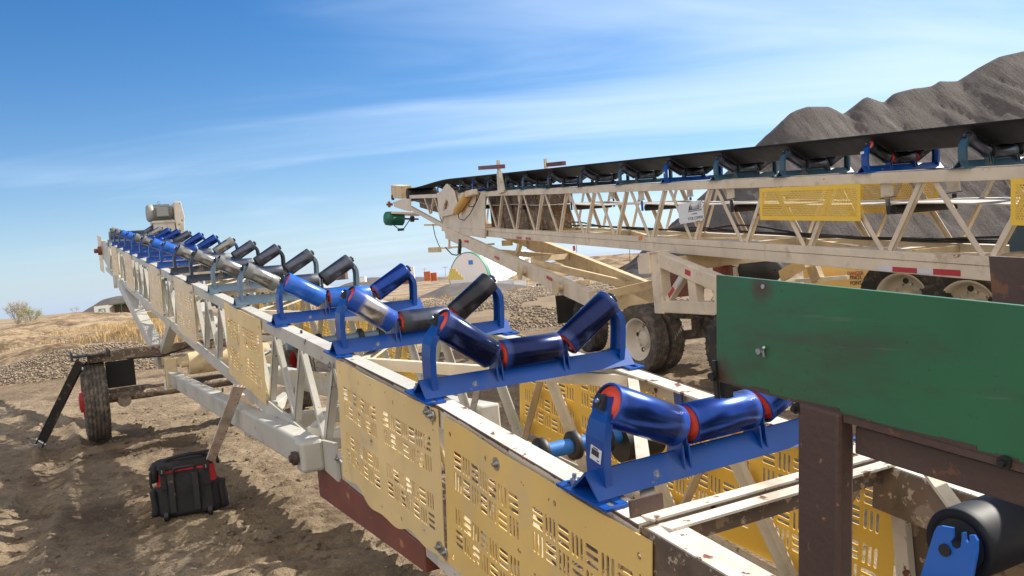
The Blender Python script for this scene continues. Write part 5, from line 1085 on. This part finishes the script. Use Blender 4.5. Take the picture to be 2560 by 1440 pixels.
o = heap('dirt_berm', R([(20, 880), (90, 862), (150, 858), (200, 872)], 31), 24, PMT, .2, gul=.35, gs=.7, base=-.3, kind='structure')
o = heap('dirt_berm', R([(1245, 842), (1300, 833), (1400, 826), (1520, 818)], 19), 20, pile_mat('shadowed_soil', (.12, .09, .065), (.24, .18, .13), 3), .1, gul=.25, gs=1.2, base=-.12, kind='structure')  # dark mound stands in for the tan conveyor's shadow on the ground
o = heap('dirt_berm', R([(1450, 700), (1510, 690), (1570, 705)], 95), 25, PMT, .6, gul=.4, gs=.4, base=-3, kind='structure')
# ---------------------------------------------------------------- gravel banks and stones
GVM = pile_mat('river_gravel', (.15, .115, .08), (.30, .235, .165), 4)
def bank(name, fz, x0, x1, y0, y1, res):
    nx = int((x1-x0)/res)+1; ny = int((y1-y0)/res)+1; vs = []; fs = []
    for j in range(ny):
        for i in range(nx): x = x0+(x1-x0)*i/(nx-1); y = y0+(y1-y0)*j/(ny-1); vs.append((x, y, fz(x, y)))
    fs = [(j*nx+i, j*nx+i+1, (j+1)*nx+i+1, (j+1)*nx+i) for j in range(ny-1) for i in range(nx-1)]
    me = bpy.data.meshes.new(name); me.from_pydata(vs, [], fs); me.materials.append(GVM); me.polygons.foreach_set('use_smooth', [True]*len(fs)); me.update()
    o = bpy.data.objects.new(name, me); col.objects.link(o); o['kind'] = 'structure'; return o
def fw1(x, y):   # left windrow
    yc = 24.6+.5*math.sin(x*.5); h = .34+.40*math.exp(-((x+12.2)/1.3)**2)-.14*sstep(-10.0, -8.5, x)+.08*math.sin(x*1.3)**2+.12*nz3(x*.6, 0, 1)
    d = abs(y-yc); return max(-.25, h*(1-(d/1.9)**1.3))+.06*fbm(x*1.4, y*1.4, 3, 3)
def fw2(x, y):
    e = sstep(21.5+.6*math.sin(x), 29, y)*(1-sstep(40, 48, y))*sstep(-5.2, -3.0, x+.04*(y-22))*(1-sstep(7, 10, x)); return -.3+.98*e+.10*fbm(x*.6, y*.6, 5, 4)
bank('gravel_bank', fw1, -18, -3, 22, 27.5, .12); bank('gravel_bank', fw2, -7, 10, 21, 48, .2)
def stones(name, spots, smin, smax, m, label=None):
    mb_v = []; mb_f = []; rn = random.Random(11)
    base = [Vector(v) for v in ((1,0,0),(-1,0,0),(0,1,0),(0,-1,0),(0,0,1),(0,0,-1))]; bf = [(0,2,4),(2,1,4),(1,3,4),(3,0,4),(2,0,5),(1,2,5),(3,1,5),(0,3,5)]
    for (x, y, z) in spots:
        s = smin+(smax-smin)*rn.random()**2.2; q = Matrix.Rotation(rn.uniform(0, 6.28), 3, 'Z')@Matrix.Rotation(rn.uniform(-.5, .5), 3, 'X'); o_ = len(mb_v)
        sx, sy, sz = s*rn.uniform(.7, 1.2), s*rn.uniform(.6, 1), s*rn.uniform(.4, .7)
        for b in base: v = q@Vector((b.x*sx*rn.uniform(.8, 1.2), b.y*sy*rn.uniform(.8, 1.2), b.z*sz)); mb_v.append((x+v.x, y+v.y, z+v.z))
        mb_f += [tuple(i+o_ for i in f) for f in bf]
    me = bpy.data.meshes.new(name); me.from_pydata(mb_v, [], mb_f); me.materials.append(m); me.polygons.foreach_set('use_smooth', [True]*len(mb_f)); me.update()
    o = bpy.data.objects.new(name, me); col.objects.link(o); o['kind'] = 'stuff'; return o
def stone_mat():
    m = bpy.data.materials.new('mixed_pebbles'); m.use_nodes = True; t = m.node_tree; p = t.nodes['Principled BSDF']; o = N(t, 'ShaderNodeTexCoord').outputs['Object']
    v = N(t, 'ShaderNodeTexNoise', i_Scale=9.0, i_Detail=2.0); t.links.new(o, v.inputs['Vector']); r = N(t, 'ShaderNodeValToRGB'); t.links.new(v.outputs[0], r.inputs[0]); e = r.color_ramp.elements
    e[0].position = .32; e[0].color = (.10, .078, .056, 1); e[1].position = .72; e[1].color = (.38, .31, .225, 1); q = e.new(.5); q.color = (.20, .155, .11, 1); t.links.new(r.outputs[0], p.inputs['Base Color']); p.inputs['Roughness'].default_value = .85
    return m
SM = stone_mat(); rn = random.Random(2); sp_ = []
while len(sp_) < 30000:
    x = rn.uniform(-17.5, -4); y = rn.uniform(22.2, 26.3); z = fw1(x, y)
    if z > groundz(x, y, False)-.02: sp_.append((x, y, z+.01))
stones('gravel_stones', sp_, .012, .065, SM)
sp_ = []
while len(sp_) < 46000:
    y = 21.3+26*rn.random()**1.7; x = rn.uniform(-6.5, 9.5); z = fw2(x, y)
    if z > -.05 and fbm(x*.35, y*.35, 31, 3) > -.16+.1*rn.random(): sp_.append((x, y, z+.012))
stones('gravel_stones', sp_, .014, .085, SM)
sp_ = []
for i in range(5200):
    r = 3.5+22*rn.random()**1.3; a = rad(rn.uniform(-34, 34)); x, y = r*math.sin(a), r*math.cos(a)
    if nz3(x*.5, y*.5, 3) > -.15: sp_.append((x, y, groundz(x, y)+.002))
stones('loose_pebbles', sp_, .006, .022, SM)
# clods thrown along the tracks
sp_ = []
for i in range(2600):
    aa = rn.uniform(3, 16); la = rn.gauss(.9, .5) if rn.random() < .6 else rn.uniform(-3, 3); P = A.W(la, aa, 0)
    if nz3(P.x*1.2, P.y*1.2, 5) > 0: sp_.append((P.x, P.y, groundz(P.x, P.y)+.003))
stones('dirt_clods', sp_, .012, .04, go.data.materials[0])
# ---------------------------------------------------------------- dry grass
def grass(name, n, fn, h0, h1, m, w_=.02):
    vs = []; fs = []; rg = random.Random(4)
    for i in range(n):
        x, y = fn(rg); z = groundz(x, y, False); h = rg.uniform(h0, h1)
        for k in range(5):
            a = rg.uniform(0, 6.28); l = rg.uniform(.1, .45)*h; o_ = len(vs); bx, by = x+rg.uniform(-.15, .15), y+rg.uniform(-.15, .15); c, s = math.cos(a)*w_, math.sin(a)*w_
            tx, ty = rg.uniform(-1, 1)*l, rg.uniform(-1, 1)*l
            vs += [(bx-c, by-s, z-.05), (bx+c, by+s, z-.05), (bx+tx*.5+c*.6, by+ty*.5+s*.6, z+h*.6), (bx+tx, by+ty, z+h), (bx+tx*.5-c*.6, by+ty*.5-s*.6, z+h*.6)]; fs.append((o_, o_+1, o_+2, o_+3, o_+4))
    me = bpy.data.meshes.new(name); me.from_pydata(vs, [], fs); me.materials.append(m); me.update(); o = bpy.data.objects.new(name, me); col.objects.link(o); o['kind'] = 'stuff'; return o
GM = mat('dry_golden_grass', (.56, .41, .21), .8, var=.35, vs=.6); gtn = GM.node_tree
def gf(rg):
    while True:
        Y = 36+48*rg.random(); px_ = rg.uniform(110, 640); x = (px_-1280)/FPX*Y
        if fbm(x*.12, Y*.12, 12, 3)+.3*fbm(x*.6, Y*.5, 2, 2) > .08+rg.random()*.2: return x, Y
grass('dry_grass', 7000, gf, .25, .65, GM, .03)
def gf2(rg):
    Y = 36+120*rg.random()**1.4; px_ = rg.uniform(-60, 1500); return (px_-1280)/FPX*Y, Y
grass('dry_grass', 4200, gf2, .12, .4, mat('straw_grass', (.40, .29, .15), .85, var=.3, vs=.6), .03)
# ---------------------------------------------------------------- shrubs and trees
def shrub(pxx, pyb, Y, H, W, label, leaf, seed, nst=26, nleaf=2600, lm='bush_leaf', name='bush', leafy=1.0):
    b = AY(pxx, pyb, Y); rg = random.Random(seed); th = thing(name, label, 'bush', b)
    st_ = MB(); tips = []
    def grow(p, d, L, r, dep):
        q = p+d*L; st_.tube(p, q, r, 5, 0, False, r*.6)
        if dep == 0: tips.append(q); return
        for k in range(3 if dep > 1 else 4):
            nd = (d+Vector((rg.uniform(-.6, .6), rg.uniform(-.6, .6), rg.uniform(-.15, .5)))).normalized(); grow(q, nd, L*rg.uniform(.55, .8), r*.55, dep-1); tips.append(q)
    for k in range(nst):
        a = rg.uniform(0, 6.28); sp = rg.random()**.7; d = Vector((math.cos(a)*sp*W/H*.8, math.sin(a)*sp*W/H*.8, 1)).normalized()
        grow(Vector((math.cos(a)*W*.08*sp, math.sin(a)*W*.08*sp, 0)), d, H*rg.uniform(.3, .42), H*.012, 3)
    st_.build('trunk', mat('pale_bark', (.40, .36, .31), .8), th)
    vs = []; fs = []
    for i in range(nleaf):
        t_ = rg.choice(tips); p = t_+Vector((rg.gauss(0, .22), rg.gauss(0, .22), rg.gauss(0, .22)))*H*.13
        if rg.random() > leafy: continue
        s = H*rg.uniform(.008, .018); q = Matrix.Rotation(rg.uniform(0, 6.28), 3, 'Z')@Matrix.Rotation(rg.uniform(0, 3), 3, 'X'); o_ = len(vs)
        for x, y in ((-1, 0), (0, -.6), (1, 0), (0, .6)): vs.append(p+q@Vector((x*s, y*s, 0)))
        fs.append((o_, o_+1, o_+2, o_+3))
    me = bpy.data.meshes.new('crown'); me.from_pydata(vs, [], fs); me.materials.append(leaf); me.update(); o = bpy.data.objects.new('crown', me); col.objects.link(o); o.parent = th
    return th
LG = mat('spring_yellow_leaf', (.30, .31, .06), .7, var=.35, vs=1.5); LW = mat('pale_bud', (.40, .37, .28), .8, var=.25); LD = mat('dull_green_leaf', (.13, .15, .06), .7, var=.3)
shrub(46, 811, 190, 5.1, 4.6, 'bare whitish tree with thin upright branches at the far left', LW, 1, nleaf=5200, leafy=.5, name='bare_tree')
shrub(76, 812, 188, 3.9, 5.0, 'yellow green leafy bush in front of the bare tree at the far left', LG, 2, nleaf=6000)
shrub(188, 784, 190, 1.7, 2.2, 'tiny green bush on the hill crest left of the shed', LG, 3, nst=10, nleaf=700)
shrub(1320, 668, 330, 4.4, 5, 'green twiggy bush seen over the tan raking arm', LD, 4, nst=16, nleaf=1100)
shrub(1365, 672, 300, 1.7, 6.5, 'low green bush below the tan cross braces', LG, 5, nst=16, nleaf=1500)
# ---------------------------------------------------------------- far buildings and vehicles
def at(px_, py_, Y): return AY(px_, py_, Y)
# arched storage building
b = at(1172, 693, 300); dm = thing('storage_building', 'white arched fabric storage building with green front trim and one small window', 'building', b, rad(-24))
Wd, Hd, Ld = 15.0, 8.6, 50.0
def arch(t, s=1.0):   # t -1..1
    a = abs(t); return (t*Wd/2*s*(1-.04*(1-a)), Hd*s*(1-a**2.15)**.62 if a < 1 else 0)
AP = [arch(math.sin(PI/2*(-1+2*i/34))) for i in range(35)]; AP = [(AP[0][0], -3.0)]+AP+[(AP[-1][0], -3.0)]
mb = MB(); n_ = 12; vs = []
for k in range(n_*4+1):
    y = Ld*k/(n_*4); s = 1-.012*abs(math.sin(PI*k/4))
    vs += [(x*s, y, z*s) for x, z in AP]
fs = [(k*37+i, k*37+i+1, (k+1)*37+i+1, (k+1)*37+i) for k in range(n_*4) for i in range(36)]
mb.add(vs, fs, 0, True); mb.build('fabric_cover', MT['whitefab'], dm)
mb = MB(); mb.add([(x*.99, .05, z*.99) for x, z in AP], [tuple(range(37))]); mb.build('end_wall', MT['shadewall'], dm)
mb = MB()
for i in range(36):
    (x0, z0), (x1, z1) = AP[i], AP[i+1]; mb.hexa([(x0*1.0, -.10, z0), (x1, -.10, z1), (x1, 2.2, z1*1.0+.02), (x0, 2.2, z0*1.0+.02), (x0*1.02, -.10, z0*1.02+.03), (x1*1.02, -.10, z1*1.02+.03), (x1*1.02, 2.2, z1*1.02+.05), (x0*1.02, 2.2, z0*1.02+.05)])
mb.build('front_trim', MT['dkgreen'], dm)
for k in range(1, 12):
    mb = MB(); mb.path([(x*1.006, Ld*k/12, z*1.006) for x, z in AP], .13, 5); mb.build('rib', MT['whitetape'], dm)
mb = MB(); mb.box((1.3, -.02, 5.1), (1.6, .2, 1.5)); mb.build('window', MT['plastic_blue'], dm)
mb = MB(); mb.box((3.2, -.02, 1.1), (1.0, .12, 2.1)); mb.build('door', MT['sign'], dm)
# shed by the left stone pile
b = at(262, 797, 215); sh_ = thing('shed', 'small white walled shed with green braced door and a dark open bay', 'shed', b, rad(6))
mb = MB(); mb.hexa([(-2.3, 0, 0), (1.3, 0, 0), (1.3, 4, 0), (-2.3, 4, 0), (-2.3, 0, 3.3), (1.3, 0, 3.4), (1.3, 4, 3.4), (-2.3, 4, 3.3)]); mb.poly([(1.3, 0, 2.5), (1.3, 0, 3.4), (2.6, 0, 3.5)], (0, .2, 0)); mb.build('wall', MT['white'], sh_)
mb = MB(); 
for x in (-1.15, .25): mb.box((x, -.06, 1.25), (.16, .1, 2.5))
for z in (.08, 1.3, 2.5): mb.box((-.45, -.06, z), (1.4, .1, .16))
mb.bar((-1.1, -.06, 2.4), (.2, -.06, 1.4), .1, .12, up=(0, 1, 0)); mb.bar((-1.1, -.06, .2), (.2, -.06, 1.2), .1, .12, up=(0, 1, 0)); mb.build('door', MT['dkgreen'], sh_)
mb = MB(); mb.box((4.5, 3.8, 1.8), (6.4, .2, 3.6)); mb.box((7.6, 2, 1.8), (.2, 4, 3.6)); mb.hexa([(1.3, -.1, 3.35), (7.7, -.1, 3.6), (7.7, 4, 3.6), (1.3, 4, 3.35), (1.3, -.1, 3.5), (7.7, -.1, 3.75), (7.7, 4, 3.75), (1.3, 4, 3.5)]); mb.build('open_bay', MT['dkbrown'], sh_)
mb = MB(); mb.box((4.3, 0, 1.7), (.16, .16, 3.4)); mb.box((4.5, -.05, 3.35), (6.2, .08, .14)); mb.build('bay_frame', MT['dkgreen'], sh_)
b = at(294, 792, 208); mb = MB(); mb.poly([(-.55, 0, 0), (.55, 0, 0), (.5, 0, .75), (.25, 0, 1.0), (-.3, 0, 1.0), (-.52, 0, .7)], (0, .8, 0)); o = mb.build('concrete_block', MT['concrete'], None, bevel=.03); o.location = b; tag(o, 'pale rounded concrete block in front of the dark shed bay', 'block')
# shipping containers
def container(px0, px1, py0, py1, Y, name, label, m, corr=True, door=True, cat='container', dep=2.4, group=None):
    a = at(px0, py1, Y); c = at(px1, py1, Y); L = (c-a).length; H = (at(px0, py0, Y)-a).length; th = thing(name, label, cat, a, math.atan2(c.y-a.y, c.x-a.x), group); mb = MB(); n_ = max(2, int(L/.3)) if corr else 1
    for i in range(n_): mb.box((L*(i+.5)/n_, dep/2, H/2), (L/n_*.98, dep-.10*(i % 2), H-.1))
    mb.build('body', MT[m], th); mb = MB(); mb.box((L/2, dep/2, H), (L+.06, dep+.06, .14)); mb.box((L/2, dep/2, .08), (L+.06, dep+.06, .16)); mb.box((0, 0, H/2), (.14, .14, H)); mb.box((L, 0, H/2), (.14, .14, H)); mb.build('frame', MT[m if m != 'white' else 'whitetape'], th)
    if door: mb = MB(); mb.box((L+.45, -.7, H/2), (.06, 1.2, H-.2)); mb.build('open_door', MT[m], th)
    return th
container(1246, 1284, 703, 728, 200, 'shipping_container', 'pale blue white container with flat sides beyond the gravel field', 'whitetape', corr=False, door=False)
container(1286, 1318, 703, 728, 199, 'shipping_container', 'ribbed white container with its door open next to the pickup', 'white')
container(985, 1036, 672, 701, 230, 'box_trailer', 'white box trailer behind the blue rolls', 'sign', corr=False, door=False)
container(1062, 1076, 680, 703, 228, 'dumpster', 'taller orange steel dumpster', 'orange', door=False); container(1077, 1092, 683, 703, 231, 'dumpster', 'brownish orange dumpster beside the taller one', 'orange', door=False)
container(984, 1030, 703, 713, 222, 'skip', 'low rusty red skip in front of the white box trailer', 'primer', door=False)
container(824, 863, 680, 702, 120, 'steel_skip', 'dark brown steel skip seen between the grey idlers', 'rust', door=False)
container(1418, 1432, 692, 713, 190, 'office_cabin', 'narrow grey white cabin beneath the tan braces', 'whitetape', door=False)
container(1449, 1486, 696, 713, 192, 'office_cabin', 'long white cabin beneath the tan braces', 'white', corr=False, door=False)
container(1489, 1505, 701, 714, 190, 'blue_tank', 'small bright blue box tank right of the white cabin', 'plastic_blue', door=False, cat='tank')
# stacked yellow crates
r_ = random.Random(8); 
for r0_, cnt in enumerate((5, 4, 3, 2)):
    for k in range(cnt):
        b = at(1120+k*8.0+r0_*1.5, 700-r0_*7, 226); mb = MB(); mb.box((.4, .6, .37), (.84, 1.2, .7)); mb.box((.4, .6, .37), (.78, 1.26, .5)); o = mb.build('crate', MT['hay'], None, bevel=.03); o.location = b
        lv = ('bottom', 'second', 'third', 'top')[r0_]; po = ('first', 'second', 'third', 'fourth', 'fifth')[k]
        tag(o, 'yellow crate, %s from the left in the %s row of the far stack' % (po, lv), 'crate', 'yellow crates stacked before the storage building')
# pickups
def pickup(px0, py, Y, rz, label, group='pickups parked by the containers'):
    th = thing('pickup_truck', label, 'pickup truck', at(px0, py, Y), rz, group)
    mb = MB(); mb.hexa([(0, 0, .5), (5.6, 0, .5), (5.6, 1.9, .5), (0, 1.9, .5), (0, 0, 1.15), (5.5, 0, 1.1), (5.5, 1.9, 1.1), (0, 1.9, 1.15)]); mb.build('body', MT['white'], th, bevel=.08)
    mb = MB(); mb.hexa([(1.7, .1, 1.12), (4.2, .1, 1.1), (4.2, 1.8, 1.1), (1.7, 1.8, 1.12), (1.95, .2, 1.85), (3.5, .2, 1.85), (3.5, 1.7, 1.85), (1.95, 1.7, 1.85)]); mb.build('cab', MT['white'], th, bevel=.05)
    mb = MB(); mb.hexa([(2.0, .08, 1.2), (2.75, .08, 1.2), (2.75, .12, 1.2), (2.0, .12, 1.2), (2.1, .16, 1.72), (2.75, .16, 1.72), (2.75, .2, 1.72), (2.1, .2, 1.72)]); mb.hexa([(2.85, .08, 1.2), (3.85, .08, 1.2), (3.85, .12, 1.2), (2.85, .12, 1.2), (2.85, .16, 1.72), (3.4, .16, 1.72), (3.4, .2, 1.72), (2.85, .2, 1.72)]); mb.build('side_window', MT['glass'], th)
    for x in (1.1, 4.5):
        for y in (.12, 1.78): mb = MB(); mb.tube((x, y-.14, .40), (x, y+.14, .40), .40, 20); mb.build('wheel', MT['tyre'], th)
    mb = MB(); mb.box((5.56, .95, .62), (.12, 1.9, .2)); mb.build('bumper', MT['steel'], th); mb = MB(); mb.box((5.5, .95, .9), (.05, 1.2, .25)); mb.build('grille', MT['blackm'], th)
pickup(1322, 729, 204, rad(-30), 'white pickup parked right beside the ribbed container'); pickup(1342, 727, 216, rad(-30), 'second white pickup, half hidden behind the first one')
container(900, 912, 693, 706, 170, 'box_truck', 'small white truck body left of the box trailer', 'white', door=False, cat='truck')
# poles
def pole(px_, y0, y1, Y, r, name, label, flag=False, m='blackm', arm=False):
    b = at(px_, y0, Y); t_ = at(px_-(y0-y1)*.05, y1, Y); th = thing(name, label, 'pole', b); mb = MB(); mb.tube((0, 0, 0), t_-b, r, 8); mb.build('mast', MT[m], th)
    d = t_-b
    if flag: mb = MB(); mb.poly([(0, 0, d.z), (-.45, .1, d.z-.1), (-.4, .1, d.z-1.0), (0, 0, d.z-.9)], (0, .03, 0)); mb.build('flag', MT['redhub'], th)
    if arm: mb = MB(); mb.box((d.x, d.y, d.z-.4), (1.8, .14, .14)); mb.build('crossarm', MT[m], th)
pole(1445, 690, 613, 150, .05, 'whip_flag', 'thin pole with a small red flag above the tan braces', True)
pole(1577, 690, 622, 110, .035, 'whip_pole', 'thin bare pole left of the axle tower', False)
pole(1114, 695, 665, 260, .10, 'utility_pole', 'utility pole with crossarm near the yellow crates', arm=True, m='wood'); pole(1062, 692, 670, 300, .1, 'utility_pole', 'utility pole rising above the orange dumpsters', arm=True, m='wood')
# dark structures by the little pile: a far screening plant
b = at(1560, 700, 100); pl_ = thing('screening_plant', 'dark distant screening plant with an inclined belt left of the axle tower', 'machine', b)
mb = MB(); mb.bar((-3, 0, .3), (3.2, 0, 2.7), .5, .3); mb.build('inclined_belt', MT['rust'], pl_)
mb = MB()
for x, z in ((-1.6, .9), (0, 1.5), (1.8, 2.1)): mb.bar((x, 0, -.6), (x, 0, z), .1, .1)
mb.bar((-1.6, .3, -.4), (1.8, .3, 1.8), .08, .08); mb.build('legs', MT['ochre'], pl_)
mb = MB(); mb.hexa([(-4.4, -.6, .2), (-2.4, -.6, .2), (-2.4, .6, .2), (-4.4, .6, .2), (-4.9, -.9, 1.2), (-2.0, -.9, 1.2), (-2.0, .9, 1.2), (-4.9, .9, 1.2)]); mb.build('feed_bin', MT['blackm'], pl_)
